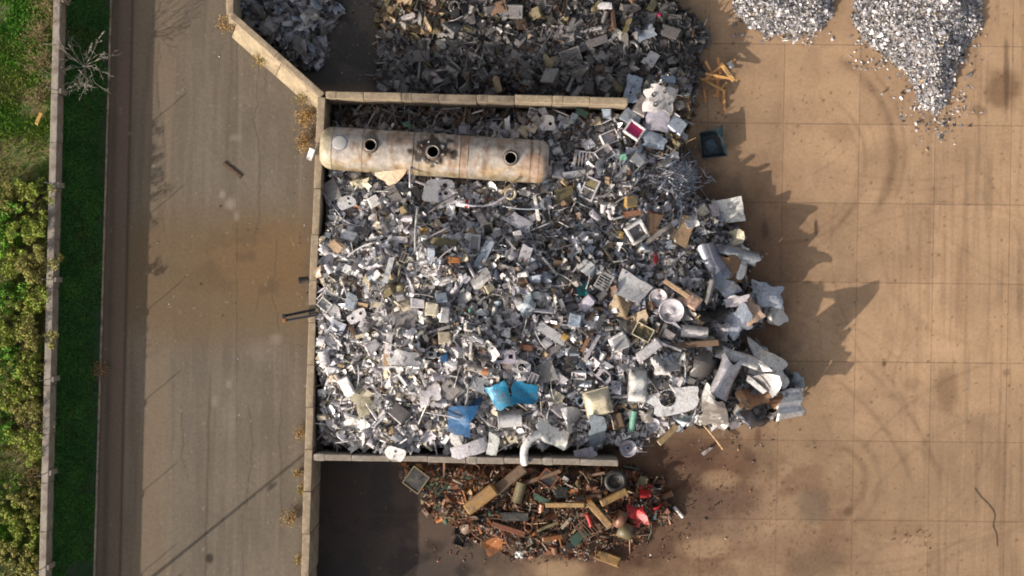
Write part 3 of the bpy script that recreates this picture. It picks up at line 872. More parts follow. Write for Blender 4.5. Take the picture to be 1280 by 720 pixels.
for (px, py, rd, h, col) in bl:
    if px >= 28:
        lab = f'{tone[col]} leafy bush against the boundary wall, {ordn[wi]} from the top'; wi += 1
    else:
        lab = f'{tone[col]} leafy bush out in the field, {ordn[fi]} from the top'; fi += 1
    bush(px, py, rd, h * .86, col, lab)

# ---------------------------------------------------------------- bare branches
def branches(mb, p, d, L, r, lev, spread=.7, kids=3, lift=.15, rad_min=.006, ratio=(.5, .78)):
    p = Vector(p); d = Vector(d).normalized()
    q = p + d * L * .5 + Vector(RNG.normal(0, .06 * L, 3)); e = q + (d + Vector(RNG.normal(0, .18, 3))).normalized() * L * .5
    mb.add(*sweep([p, q, e], r, 5, max(rad_min, r * .62)), smooth=True)
    if lev == 0: return
    for i in range(kids):
        t = RNG.uniform(.35, 1.0) if i else 1.0
        s = p.lerp(q, t * 2) if t < .5 else q.lerp(e, t * 2 - 1)
        dd = (d + Vector(RNG.normal(0, spread, 3)) + Vector((0, 0, lift))).normalized()
        branches(mb, s, dd, L * RNG.uniform(*ratio), max(rad_min, r * .6), lev - 1, spread, kids, lift, rad_min, ratio)

tx, ty, tz = W(112, 86, .75)
tree = tag(empty('bare_tree', (tx, ty, tz - .1)), 'small leafless tree with pale spreading branches on the grass bank', 'tree')
put('trunk', MB().add(*sweep([(0, 0, 0), (.02, .03, .5), (0, 0, .95)], .06, 8, .05), smooth=True), M['bark'], tree)
cr = MB()
for i in range(12):
    a = 2 * math.pi * i / 12 + RNG.normal(0, .15)
    el = RNG.uniform(.1, .65)
    branches(cr, (0, 0, RNG.uniform(.6, .95)), (math.cos(a) * math.cos(el), math.sin(a) * math.cos(el), math.sin(el)), RNG.uniform(.58, .8), .015, 4, .36, 2, .10, .0065, (.6, .85))
put('crown', cr, M['bark'], tree)

def twig_shrub(px, py, s, h, label, mat='twig', base=FIELD_Z, n=16, lev=2):
    x, y, _ = W(px, py, base + h * .5)
    root = tag(empty('dry_shrub', (x, y, base - .03)), label, 'shrub')
    st = MB()
    for i in range(n):
        a = RNG.uniform(0, 6.28); el = RNG.uniform(.35, 1.3)
        branches(st, (RNG.normal(0, .06), RNG.normal(0, .06), 0), (math.cos(a) * math.cos(el), math.sin(a) * math.cos(el), math.sin(el)), s * RNG.uniform(.45, .75), .016, lev, .5, 3, .1, .005)
    put('twigs', st, M[mat], root)
    P = RNG.normal(0, 1, (420, 3)) * (s * .55, s * .55, h * .22) + (0, 0, h * .5); P = P[P[:, 2] > .05]
    c = np.array([[.17, .13, .05]]) * RNG.uniform(.5, 1.5, (len(P), 1))
    V, F, C = leaf_cloud(P, .05, c); put('dead_leaves', leaf_mesh('dead_leaves', V, F, C), None, root)
    return root
twig_shrub(58, 8, 1.0, 1.6, 'pinkish brown twiggy shrub leaning over the top of the boundary wall')
twig_shrub(44, 40, .9, 1.3, 'dry straw coloured shrub between the leaning shrub and the bare twigs')
twig_shrub(50, 80, .95, 1.3, 'bare brown shrub beside the boundary wall level with the leafless tree')
twig_shrub(46, 122, .85, 1.1, 'low dry shrub just above the yellow board in the field')
twig_shrub(42, 530, .9, 1.7, 'grey dry twigs standing among the leafy bushes')
twig_shrub(40, 596, .6, .9, 'small dry shrub with pale twig by the wall stake')
o = put('yellow_board', MB().add(*cbox(.62, .17, .05, .012, .02)), mat_plain('yellow_wood', (.55, .33, .08), 0, .7, .15, 6), None, W(48.5, 148, FIELD_Z + .28), (.1, .05, R(68)))
tag(o, 'short yellow board lying in the green grass', 'board')

def weed(px, py, rad, h, col, label, n=420, sx=1.0, sy=1.0):
    x, y, _ = W(px, py, h * .5)
    root = tag(empty('dry_weed', (x, y, 0)), label, 'weed', 'weeds growing along the stall walls')
    P = RNG.normal(0, .5, (n, 3)) * (rad * sx, rad * sy, h * .32) + (0, 0, h * .55); P = P[P[:, 2] > .02]
    u = RNG.uniform(0, 1, (len(P), 1))
    c = (np.array([col]) * (1 - u) + np.array([[.42, .27, .10]]) * u) * RNG.uniform(.5, 1.3, (len(P), 1))
    V, F, C = leaf_cloud(P, .055, c, .4, 1.6); put('foliage', leaf_mesh('weed_foliage', V, F, C), None, root)
    st = MB()
    for i in range(26):
        a = RNG.uniform(0, 6.28); q = RNG.uniform(.3, 1)
        st.add(*sweep([(0, 0, 0), (math.cos(a) * rad * sx * q * .4, math.sin(a) * rad * sy * q * .4, h * .5), (math.cos(a) * rad * sx * q, math.sin(a) * rad * sy * q, h * RNG.uniform(.6, 1))], .008, 4, .003))
    put('stem', st, M['twig'], root)
WG = (.12, .14, .03); WB = (.26, .15, .05)
weed(283, 30, .5, .8, WB, 'brown weed at the upper corner of the slanting wall', 420)
weed(326, 73, .42, .9, WG, 'green and tan weed on the foot of the slanting wall', 420)
weed(382, 122, .5, .9, WG, 'green-topped weed at the corner where the slanting wall ends', 520, 1, .7)
weed(382, 146, .55, .9, WB, 'thick russet weed beside the stall wall below the wall corner', 800, .8, 1)
weed(379, 177, .45, .7, WB, 'russet weed just above the white tag on the stall wall', 560, .8, 1.1)
weed(376, 541, .3, .5, WB, 'straw weed on the road side of the wall near the lower divider', 260)
weed(372, 592, .22, .4, WB, 'small pale weed below the shadow of the pole', 160)
weed(376, 612, .26, .5, WG, 'small green weed against the lower stall wall', 200, .7, 1.2)
weed(362, 648, .42, .5, WB, 'round straw coloured tumbleweed leaning on the lower stall wall', 330)
weed(373, 700, .24, .45, WG, 'little green weed at the lower end of the stall wall', 180, .7, 1.2)
weed(124, 463, .42, .5, (.20, .10, .06), 'reddish weed growing over the kerb', 300)
weed(108, 482, .3, .35, (.06, .12, .03), 'low leafy weed in the bank grass beside the kerb', 120)
weed(92, 178, .4, .4, (.14, .10, .05), 'brown weed tuft in the bank grass below the leafless tree', 160)
weed(107, 268, .3, .3, (.16, .13, .06), 'lone faded weed in the middle of the bank grass', 70)
weed(84, 430, .4, .4, (.12, .06, .05), 'purplish weed at the foot of the boundary wall', 150)
# ================================================================ heap shapes
GX0, GX1, GY0, GY1, GS = -15.0, 27.0, -15.5, 19.5, .1
_gx = np.arange(GX0, GX1, GS); _gy = np.arange(GY0, GY1, GS)
_X, _Y = np.meshgrid(_gx, _gy); _P, _Q = _X * PX + 640, 360 - _Y * PX

def inside(poly):
    r = np.zeros(_P.shape, bool); n = len(poly)
    for i in range(n):
        (x0, y0), (x1, y1) = poly[i], poly[(i + 1) % n]
        if y0 == y1: continue
        r ^= ((y0 > _Q) != (y1 > _Q)) & (_P < (x1 - x0) * (_Q - y0) / (y1 - y0) + x0)
    return r

def edge_dist(line):
    d = np.full(_P.shape, 1e9)
    for (x0, y0), (x1, y1) in zip(line[:-1], line[1:]):
        L = (x1 - x0) ** 2 + (y1 - y0) ** 2
        t = np.clip(((_P - x0) * (x1 - x0) + (_Q - y0) * (y1 - y0)) / L, 0, 1)
        d = np.minimum(d, np.hypot(_P - x0 - t * (x1 - x0), _Q - y0 - t * (y1 - y0)))
    return d

def heap(poly, free, ctrl, slope, rough, seed, power=2.6):
    m = inside(poly); d = edge_dist(free) / PX
    num = 0; den = 0
    for x, y, h in ctrl:
        w = 1 / (np.hypot(_P - x, _Q - y) + 12) ** power; num = num + w * h; den = den + w
    h = num / den + rough * 2 * (fbm(_X * .55, _Y * .55, seed, 4) - .5)
    e = d + 1.1 * (fbm(_X * .8, _Y * .8, seed + 5, 4) - .5)
    h = np.minimum(h, .02 + slope * np.maximum(e, 0))
    return np.where(m, np.maximum(h, 0), 0.0)

mainfree = [(860, 80), (870, 118), (862, 150), (852, 200), (868, 222), (872, 246), (900, 247), (924, 262), (914, 284), (930, 296), (938, 330), (922, 350), (962, 352), (978, 384), (962, 404), (918, 418), (930, 434), (972, 442), (990, 470), (992, 506), (968, 524), (950, 526), (905, 536), (872, 528), (835, 540), (806, 546), (800, 560), (785, 568)]
mainpoly = [(419, 137), (788, 144), (800, 110)] + mainfree + [(772, 557), (402, 555)]
H_MAIN = heap(mainpoly, mainfree,
    [(412, 240, 2.3), (405, 320, 2.75), (402, 430, 2.7), (402, 500, 2.2), (402, 560, 1.2), (455, 556, 2.1), (500, 556, 2.65), (560, 552, 2.3), (630, 560, 2.0), (700, 556, 1.4), (760, 560, 1.0),
     (450, 185, .9), (550, 190, .9), (650, 200, .9), (430, 140, .7), (530, 142, .7), (620, 145, .8), (700, 150, 1.3), (690, 200, 1.5),
     (560, 250, 2.3), (480, 250, 2.3), (640, 255, 2.2), (560, 330, 3.9), (480, 350, 3.2), (520, 430, 3.9), (600, 420, 4.3), (480, 500, 3.0), (560, 500, 3.4), (650, 360, 3.7), (660, 470, 3.3), (640, 520, 2.6),
     (720, 330, 2.9), (720, 420, 3.0), (760, 250, 1.9), (720, 190, 1.5), (800, 160, 1.3), (845, 222, 1.0), (800, 300, 2.1), (840, 370, 2.3), (900, 330, 1.2), (930, 390, 1.25), (955, 460, 1.7), (905, 315, 1.15), (950, 375, 1.2),
     (900, 470, 1.9), (820, 450, 2.5), (740, 480, 2.7), (710, 520, 2.1), (770, 530, 1.2), (840, 510, 1.5), (980, 500, 1.1), (930, 520, 1.1)],
    1.55, .38, 301)
upfree = [(468, -110), (474, 30), (478, 80), (470, 125)]; upright = [(835, -110), (842, -30), (832, 2), (846, 18), (880, 32), (888, 58), (868, 70), (876, 92), (860, 118)]
uppoly = upfree + [(800, 125)] + upright[::-1]
H_UP = heap(uppoly, upfree + upright[::-1] if False else upfree, [(500, 50, .35), (560, 60, .55), (660, 60, .6), (760, 60, .65), (840, 60, .6), (560, 0, .7), (660, -10, .8), (760, 0, .8), (840, 0, .7), (660, -90, 1.2), (560, 100, .8), (660, 105, .9), (760, 105, .9)], .9, .2, 311)
H_UP = np.minimum(H_UP, .02 + 1.3 * np.maximum(edge_dist(upright) / PX + .9 * (fbm(_X * .8, _Y * .8, 316, 4) - .5), 0))
lffree = [(425, -110), (425, -20), (422, 30), (415, 60), (400, 82), (378, 84)]
H_LF = heap([(300, -110)] + lffree + [(305, 22)], lffree, [(330, 20, 1.0), (370, 40, .9), (390, 20, 1.0), (360, -40, 1.3)], 1.1, .22, 321)
rufree = [(498, 570), (500, 596), (530, 615), (534, 645), (566, 652), (572, 684), (612, 676), (640, 702), (690, 690), (735, 700), (775, 684), (812, 682), (818, 655), (840, 640), (822, 618), (828, 602), (800, 598), (790, 583)]
H_RU = heap([(500, 584)] + rufree[1:] + [(785, 588)], rufree[1:], [(540, 610, .5), (600, 610, .95), (660, 620, 1.1), (720, 620, 1.1), (780, 620, .8), (640, 660, .5), (720, 665, .5), (790, 655, .4)], .8, .2, 331)
def chip_heap(poly, ctrl, seed, slope=.75): return heap(poly, poly + poly[:1], ctrl, slope, .1, seed)
H_C1 = chip_heap([(915, -60), (917, 8), (930, 30), (958, 43), (990, 42), (1024, 38), (1040, 18), (1045, -60)], [(980, 5, .8), (980, -40, 1.4)], 341)
H_C2 = chip_heap([(1064, -60), (1066, 30), (1084, 52), (1105, 72), (1130, 86), (1142, 108), (1150, 128), (1163, 140), (1178, 134), (1188, 108), (1196, 82), (1210, 58), (1226, 30), (1230, -60)], [(1140, 35, 1.1), (1150, -20, 1.9), (1100, 40, .8), (1190, 40, .9)], 351)
H_C3 = chip_heap([(1146, 78), (1182, 78), (1188, 105), (1184, 130), (1168, 140), (1150, 134), (1142, 105)], [(1165, 108, .28)], 361, .5)
HALL = np.maximum.reduce([H_MAIN, H_UP, H_LF, H_RU, H_C1, H_C2, H_C3])

def hz(x, y, H=None):
    H = HALL if H is None else H
    x = np.asarray(x, float); y = np.asarray(y, float)
    i = np.clip((x - GX0) / GS, 0, len(_gx) - 1.001); j = np.clip((y - GY0) / GS, 0, len(_gy) - 1.001)
    i0 = i.astype(int); j0 = j.astype(int); fi = i - i0; fj = j - j0
    return (H[j0, i0] * (1 - fi) + H[j0, i0 + 1] * fi) * (1 - fj) + (H[j0 + 1, i0] * (1 - fi) + H[j0 + 1, i0 + 1] * fi) * fj

def on_heap(px, py, dz=0.0):
    z = 1.0
    for _ in range(5):
        x, y, _z = W(px, py, z); z = float(hz(x, y)) + dz
    x, y, _z = W(px, py, z)
    return x, y, z

# ================================================================ colours of scrap (albedo, metalness)
CO = dict(silver=(.66, .635, .64, .5), pale=(.55, .52, .54, .2), white=(.78, .75, .73, 0), cream=(.60, .52, .38, 0), tan=(.40, .28, .16, 0), brown=(.15, .09, .055, 0),
          rust=(.19, .075, .038, .1), orange=(.36, .135, .04, 0), grey=(.31, .285, .27, .3), dark=(.135, .124, .12, .2), black=(.024, .022, .022, .05), blue=(.38, .43, .50, .2),
          green=(.05, .10, .07, 0), copper=(.36, .20, .12, .5), yellow=(.44, .28, .08, 0), steel=(.25, .235, .228, .35), lav=(.40, .39, .43, .2), olive=(.17, .14, .07, 0), red=(.48, .02, .022, 0), pink=(.62, .03, .16, 0))
CNAME = dict(silver='silver', pale='pale grey', white='white', cream='cream', tan='tan', brown='brown', rust='rusty', orange='orange', grey='mid grey', dark='dark grey', black='black', blue='blue-grey',
             green='green', copper='copper coloured', yellow='yellow', steel='dull steel', lav='lavender grey', olive='olive brown', red='red', pink='pink')
EXTRA = dict(offwhite=(.63, .60, .575, 0), ochre=(.30, .175, .065, 0), chrome=(.66, .64, .62, .92), slate=(.26, .28, .33, .75), deepblue=(.010, .085, .21, .1), skyblue=(.015, .21, .38, .1), teal=(.01, .22, .20, 0), mint=(.22, .48, .36, 0), peach=(.62, .42, .30, 0), bin=(.016, .034, .045, 0), wood=(.60, .36, .18, 0))
CO.update(EXTRA)
CNAME.update(chrome='shiny silver', slate='slate grey')
# ================================================================ pieces one can point at
HERO = []        # (x, y, r) world footprints
LAND = []        # (phrase, px, py)
TAKEN = []       # (px, py, r px)
def jit(c, k=.08): return tuple(np.clip(np.array(c[:3]) * (1 + RNG.normal(0, k)) * (1 + RNG.normal(0, .02, 3)), 0, 1)) + (c[3],)

def hole_grid(w, h, holes, irr=0):
    loops = [rect(w, h)]
    if irr:
        a = np.linspace(0, 2 * math.pi, 26, endpoint=False); ph = RNG.uniform(0, 6.28, 6)
        f = 1 - irr * sum(np.cos((k + 2) * a + ph[k]) / (k + 2) for k in range(6))
        sq = 1 / (np.abs(np.cos(a)) ** 5 + np.abs(np.sin(a)) ** 5) ** .2
        loops = [[(float(w / 2 * c_), float(h / 2 * s_)) for c_, s_ in zip(np.cos(a) * sq * f, np.sin(a) * sq * f)]]
    for hx, hy, hr, kind in holes:
        loops.append(circle(hx * w, hy * h, hr * w) if kind == 'c' else rect(hr * w, hr * w * (kind if not isinstance(kind, str) else 1), hx * w, hy * h))
    return loops

def make(shape, w, h, e):
    """(root MB, [(part name, MB, location, colour or None)])"""
    mb = MB(); parts = []
    if shape == 'sheet':
        mb.add(*sheet(w, h, 10, 10, .018, chain(creases(e.get('k', 2), e.get('amp', .12)), curl(e.get('curl', 4.0), e.get('axis', 0))), e.get('corner', .07), e.get('rag', .10)))
    elif shape == 'casting':     # crushed white casting; black cups painted as the shade of its cavities
        mb.add(*sheet(w, h, 16, 14, .05, chain(creases(6, .2), curl(.9 * w, 0)), .06, .22))
        V = mb.v[0]; n_ = len(V) // 2
        for (u_, v_, q_) in e['cav']:
            k_ = int(np.argmin(np.hypot(V[:n_, 0] - u_ * w, V[:n_, 1] - v_ * h)))
            parts.append(('shade_cup', MB().add(*lathe([(q_ * .7, -.1), (q_ * .72, .03), (q_, .045), (q_ * 1.02, -.05)], 12)).add(*lathe([(.001, -.02), (q_ * .75, -.02)], 12)), tuple(V[k_]), 'black'))
    elif shape == 'flat':
        mb.add(*sheet(w, h, 6, 6, e.get('t', .03), creases(1, .03), e.get('corner', .03)))
        if e.get('rim', 1): parts.append(('rim', MB().add(*sheet(w * .96, h * .08, 6, 1, .04, None, .02), M=T(0, -h * .46, .03)), (0, 0, 0), None))
    elif shape == 'crump':
        mb.add(*sheet(w, h, 13, 13, .02, chain(creases(e.get('k', 8), e.get('amp', .4) * 1.15), curl(e.get('curl', .9) * max(w, h), e.get('axis', 1))), .1, e.get('rag', .22)))
    elif shape == 'box':
        t = e.get('t', min(w, h) * .6)
        mb.add(*cbox(w, h, t, min(w, h) * .05, .06))
        parts.append(('cover_plate', MB().add(*sheet(w * .78, h * .76, 5, 5, .02, creases(1, .03), .02)), (w * .03, -h * .02, t / 2 + .022), e.get('c2')))
        if e.get('knob'): parts.append(('knob', MB().add(*lathe([(.001, .05), (.07, .05), (.08, 0)], 12)), (w * .15, h * .1, t / 2 + .03), e.get('ck')))
    elif shape == 'tray':
        t = e.get('t', min(w, h) * .45); q = e.get('wall', .05)
        for (sx, sy, x, y) in ((w, q, 0, h / 2 - q / 2), (w, q, 0, -h / 2 + q / 2), (q, h - 2 * q - .004, w / 2 - q / 2, 0), (q, h - 2 * q - .004, -w / 2 + q / 2, 0)):
            mb.add(*cbox(sx, sy, t, q * .25, 0), M=T(x, y, 0))
        parts.append(('tray_floor', MB().add(*sheet(w - 2 * q, h - 2 * q, 5, 5, .02, creases(2, .05))), (0, 0, -t * .25), e.get('c2')))
    elif shape == 'plate':
        mb.add(*prism(hole_grid(w, h, e['holes'], e.get('irr', .12)), e.get('t', .05)))
        for hx, hy, hr, kind in e['holes'][:4]:
            if kind == 'c': parts.append(('hole_rim', MB().add(*torus(hr * w, .018, 14, 5)), (hx * w, hy * h, e.get('t', .05) / 2), None))
            else: parts.append(('hole_back', MB().add(*box(hr * w * 1.3, hr * w * 1.3, .02)), (hx * w, hy * h, -e.get('t', .05) / 2 - .03), 'black'))  # black plate set behind a cut-out as its painted inner shade
    elif shape == 'frame':
        q = e.get('q', .07); t = e.get('t', .09)
        mb.add(*prism([rect(w, h), rect(w - 2 * q, h - 2 * q)], t))
        n = e.get('panes', 1)
        if n == 2: parts.append(('crossbar', MB().add(*cbox(w - 2 * q, q, t * .9, .01)), (0, 0, 0), None))
        for i in range(n):
            hh = (h - 2 * q) / n
            parts.append(('pane', MB().add(*box(w - 2 * q, hh - .02 * n, .02)), (0, (i - (n - 1) / 2) * hh, -t * .25), (e.get('cp', 'black') if i == 0 else e.get('cp2', e.get('cp', 'black')))))
    elif shape == 'cyl':
        mb.add(*tube(h / 2, w, 20), smooth=False)
        mb.sm = [len(f) == 4 for f in mb.f]
        for s in (-1, 1): parts.append(('end_ring', MB().add(*tube(h / 2 + .014, .05, 20, .03)), (s * w * .46, 0, 0), e.get('c2') if s > 0 else None))
        if e.get('band'): parts.append(('band', MB().add(*tube(h / 2 + .01, w * .25, 20, .03)), (w * .3, 0, 0), e['band']))
    elif shape == 'pipe':
        mb.add(*tube(h / 2, w, 20, h * .08)); mb.sm = [True] * len(mb.f)
    elif shape == 'disc':
        r = w / 2; t = e.get('t', .12)
        mb.add(*lathe([(.001, t * .55), (r * .25, t * .55), (r * .3, t * .35), (r * .55, t * .35), (r * .6, t * .5), (r * .88, t * .5), (r * .93, t), (r, t * .9), (r, -t * .2), (.001, -t * .2)], 32)); mb.sm = [True] * len(mb.f)
        parts.append(('hub', MB().add(*lathe([(.001, .04), (r * .16, .035), (r * .2, 0)], 16)), (0, 0, t * .56), e.get('c2')))
        if e.get('ring'): parts.append(('ring', MB().add(*torus(r * .45, r * .05, 24, 6)), (0, 0, t * .45), e['ring']))
    elif shape == 'ring':
        mb.add(*torus(w / 2 * .78, w / 2 * .22, 28, 8)); mb.sm = [True] * len(mb.f)
        if e.get('inner'): parts.append(('rim', MB().add(*lathe([(w * .29, .08), (w * .27, -.04), (w * .1, -.06), (.001, -.05)], 24), smooth=True), (0, 0, 0), e['inner']))
    elif shape == 'bar':
        mb.add(*cbox(w, h, e.get('t', h * .7), h * .12, .01))
    elif shape == 'rod':
        n = 5; bend = e.get('bend', .03)
        mb.add(*sweep([((i / n - .5) * w, math.sin(i / n * math.pi) * w * bend, 0) for i in range(n + 1)], h / 2, 7)); mb.sm = [True] * len(mb.f)
    elif shape == 'corr':
        def fn(P):
            Q = P.copy(); Q[..., 2] += .07 * np.sin(P[..., 1] / h * 2 * math.pi * e.get('waves', 3)); return Q
        mb.add(*sheet(w, h, 8, 36, .02, chain(fn, creases(3, .12), curl(2.0, 1)), .06, .12)); mb.sm = [True] * len(mb.f)
    elif shape == 'roll':
        mb.add(*sheet(w, h, 22, 14, .02, chain(creases(7, .16), curl(e.get('rad', .45), 0)), .08, .22))
    elif shape == 'shell':      # moulded liner: stepped open shell
        t = e.get('t', .4)
        n = 14; F0 = lambda P: np.stack([P[..., 0], P[..., 1], t * (1 - np.maximum(np.abs(P[..., 0]) / (w / 2), np.abs(P[..., 1]) / (h / 2)) ** 5) + .06 * np.sin(P[..., 1] * 7)], -1)
        mb.add(*sheet(w, h, n, n, .02, F0, .02)); mb.sm = [True] * len(mb.f)
        parts.append(('rim', MB().add(*prism([rect(w * 1.05, h * 1.04), rect(w * .86, h * .88)], .03)), (0, 0, .02), e.get('c2')))
    elif shape == 'grille':
        mb.add(*prism([rect(w, h), rect(w - .1, h - .1)], .05))
        for i in range(6): mb.add(*box(.035, h - .1, .03), M=T((i / 5 - .5) * (w - .2), 0, 0))
    return mb, parts

# hero rows: name, shape, px, py, w, h (pixels), turn (degrees), colour, extras, label (landmark phrase after |)
ROWS = []
def row(*a): ROWS.append(a)
E = dict
row('folded_sheet','sheet',490,214,40,26,48,'tan',E(amp=.2,k=2,dz=1.0,tilt=(0,-.45)),'tan folded panel propped against the lower side of the tank|the tan folded panel')
row('metal_rod','rod',514,213,44,2.6,87,'pale',E(dz=1.5),'thin pale rod standing up across the tank beside the burnt hatch')
row('metal_rod','rod',521,292,68,2.8,88,'pale',E(dz=.3),'long upright grey rod running down the heap below the burnt hatch')
row('flat_plate','plate',549,239,38,30,-8,'lav',E(holes=[(.05,-.1,.06,'c'),(.22,-.02,.09,'c'),(.16,.28,.09,'c')],tilt=(.1,.1)),'lavender grey panel with round holes under the burnt tank hatch|the holed lavender panel')
row('flat_plate','flat',413,239,22,26,25,'grey',E(),'grey-brown flat panel in the upper corner by the stall wall and tank')
row('engine_cover','plate',433,253,22,16,20,'silver',E(holes=[(.2,-.2,.1,'c'),(.22,.22,.1,'c')],t=.2),'silver cover with two bolt holes below the tank near the wall|the two-hole silver cover')
row('flat_plate','flat',492,244,15,25,32,'grey',E(),'dark smooth grey panel tilted just under the tan folded panel')
row('metal_can','cyl',509,273,14,9,2,'silver',E(),'short shiny can lying level in the upper silver area|the short shiny can')
row('metal_can','cyl',579,254,17,10,-8,'white',E(band='red'),'white can with a red end below the tank|the white can with red end')
row('metal_casing','box',468,252,14,12,30,'white',E(),'small white casing left of the dark panel under the tank')
row('crumpled_sheet','crump',452,228,20,17,10,'cream',E(),'cream crumpled lump right under the tank hatch|the cream crumpled lump')
row('window_unit','frame',593,305,14,24,-5,'pale',E(q=.09,cp='grey'),'small upright pale frame with a grey pane below the tank|the small pale frame')
row('metal_casing','box',557,304,30,11,-8,'olive',E(),'olive brown oblong casing beside the small pale frame')
row('metal_casing','box',540,318,9,20,0,'blue',E(t=.4,tilt=(.3,0)),'narrow blue-white casing standing on end left of the olive casing')
row('bent_sheet','sheet',497,300,27,8,-4,'pale',E(k=1),'pale pink-grey slat shaped sheet near the centre left of the heap')
row('metal_casing','box',406,312,15,14,15,'copper',E(),'copper coloured casing touching the stall wall|the copper casings by the wall')
row('metal_casing','box',421,307,16,14,-40,'tan',E(tilt=(.3,.2)),'tan bright casing next to the copper casing by the wall')
row('metal_casing','box',436,294,18,12,-18,'white',E(),'rounded white casing right of the copper casing by the wall')
row('metal_scrap','crump',530,290,10,12,0,'yellow',E(),'small golden crumpled piece near the upright grey rod')
row('bent_pipe','rod',608,246,68,3,14,'pale',E(bend=-.16,dz=.5),'pale curved pipe below the tank between burnt and last hatch')
row('metal_rod','rod',650,224,62,3,37,'tan',E(dz=1.2,tilt=(0,.25)),'tan stick leaning over the free end of the tank')
row('metal_rod','rod',545,293,40,2.5,28,'pale',E(dz=.2),'pale slanted rod left of the olive brown casing')
row('metal_rod','rod',550,258,58,2.5,32,'grey',E(dz=.3),'long grey slanted rod beneath the holed lavender panel')
row('flat_plate','flat',719,218,30,9,9,'lav',E(rim=0),'lavender white oblong panel off the free end of the tank|the oblong panel off the tank')
row('window_unit','frame',737,236,19,28,-26,'pale',E(q=.08,panes=2,cp='dark',cp2='olive'),'twin paned window frame tilted beside the tank end|the twin paned window frame')
row('metal_casing','box',697,217,15,14,-15,'steel',E(c2='lav'),'dull steel casing by the free end of the tank')
row('green_box','box',779,196,9,8,10,'mint',E(),'tiny mint green box under the pink tray|the tiny mint box')
row('metal_casing','box',797,200,20,14,-42,'lav',E(),'lavender casing between the mint box and the blue strip tangle')
row('wire_basket','tray',756,192,22,18,35,'pale',E(wall=.07,c2='grey'),'pale rounded basket left of the tiny mint box|the pale basket')
row('bent_sheet','sheet',646,277,34,18,-28,'lav',E(k=1,amp=.06,corner=.16),'large smooth lavender sheet lying flat in mid heap|the smooth lavender sheet')
row('metal_ring','ring',638,242,16,16,0,'cream',E(),'cream ring lying under the free end of the tank|the cream ring')
row('square_surround','tray',796,290,25,25,32,'white',E(wall=.15,t=.35,c2='grey'),'big square white frame with a deep hollow centre|the square white frame')
row('flat_plate','flat',790,267,22,7,8,'rust',E(rim=0),'red-brown strip above the square white frame|the red-brown strip')
row('metal_casing','box',789,252,16,13,5,'yellow',E(c2='olive'),'yellowish casing above the red-brown strip')
row('bent_sheet','sheet',816,280,17,24,-10,'brown',E(),'dark brown sheet beside the square white frame')
row('flat_plate','flat',706,244,24,20,12,'olive',E(),'dark olive panel just left of the twin paned window frame')
row('wire_cage','grille',730,200,26,22,-6,'pale',E(),'open cage with thin bars beside the pale basket|the open cage')
row('metal_rod','rod',818,298,56,7,40,'grey',E(),'long grey beam right of the square white frame')
row('bent_sheet','sheet',851,287,30,42,-35,'tan',E(corner=.14,amp=.05),'tan wedge shaped sheet at the heap edge below the strip tangle|the tan wedge sheet')
row('metal_casing','box',876,265,17,15,35,'lav',E(c2='cream',t=.5),'pale casing with a cream side left of the big white board|the pale casing by the board')
row('white_board','sheet',910,263,39,31,8,'white',E(k=2,amp=.05,corner=.02,rag=.03,dz=.5,tilt=(.12,-.16)),'big white board with a turned-up rim sticking out of the heap|the big white board')
row('metal_scrap','crump',775,294,12,10,0,'yellow',E(),'mustard yellow scrap left of the square white frame')
row('metal_scrap','crump',822,321,12,14,0,'red',E(),'red-brown scrap with cream edge under the long grey beam|the red-brown scrap')
row('bent_sheet','sheet',657,318,14,28,-20,'pale',E(),'pale upright sheet below the smooth lavender sheet')
row('metal_strip','flat',486,336,7,34,-12,'white',E(rim=0,dz=.3),'bright white strip slanting down into the silver scrap|the bright white strip')
row('wire_ball','crump',493,359,26,22,0,'olive',E(k=9,amp=.5),'brown ball of tangled wire under the bright white strip|the brown wire ball')
row('metal_casing','box',439,377,14,19,-18,'blue',E(),'blue-grey casing standing among silver scrap near the wall')
row('metal_tray','tray',406,381,17,13,-38,'white',E(c2='pale'),'small white tray tilted beside the stall wall|the small white tray')
row('flat_plate','plate',446,395,24,14,25,'white',E(holes=[(-.25,0,.1,'c'),(.25,.1,.1,'c')],t=.12),'white plate with two holes right of the small white tray|the white two-hole plate')
row('flat_plate','flat',421,409,20,15,-25,'blue',E(),'blue-grey plate under the small white tray')
row('pod_casing','sheet',443,419,30,11,-55,'brown',E(curl=.35,axis=1),'brown pod shaped panel below the white two-hole plate|the brown pod panel')
row('metal_casing','box',556,422,15,16,3,'cream',E(),'square cream casing in mid heap below the steel casing pair|the square cream casing')
row('metal_casing','box',540,387,15,17,-4,'cream',E(t=.5),'cream casing standing upright above the square cream casing')
row('bent_sheet','sheet',508,402,22,26,-15,'grey',E(),'grey sheet with rounded shoulders left of the square cream casing')
row('metal_casing','box',555,393,11,18,-5,'white',E(t=.5),'white casing with a slot right of the upright cream casing')
row('metal_casing','box',552,373,14,14,10,'blue',E(),'blue-grey casing over the white slotted casing')
row('bent_sheet','sheet',578,375,26,12,38,'grey',E(curl=.4,axis=1),'grey boat shaped sheet right of the blue-grey casing')
row('metal_strip','flat',486,428,8,26,-6,'white',E(rim=0,dz=.2),'white pillar like strip left of the grey rounded sheet')
row('flat_plate','flat',483,445,8,24,0,'tan',E(rim=0),'tan strip continuing below the white pillar strip')
row('metal_casing','box',555,447,11,10,5,'deepblue',E(),'small deep blue box at the middle of the heap|the small deep blue box')
row('bent_sheet','sheet',512,449,42,20,-8,'pale',E(k=3,amp=.2),'large pale bent sheet left of the small deep blue box|the large pale bent sheet')
row('tape_roll','rod',587,392,14,4,80,'mint',E(),'thin pale green strip under the boat shaped sheet')
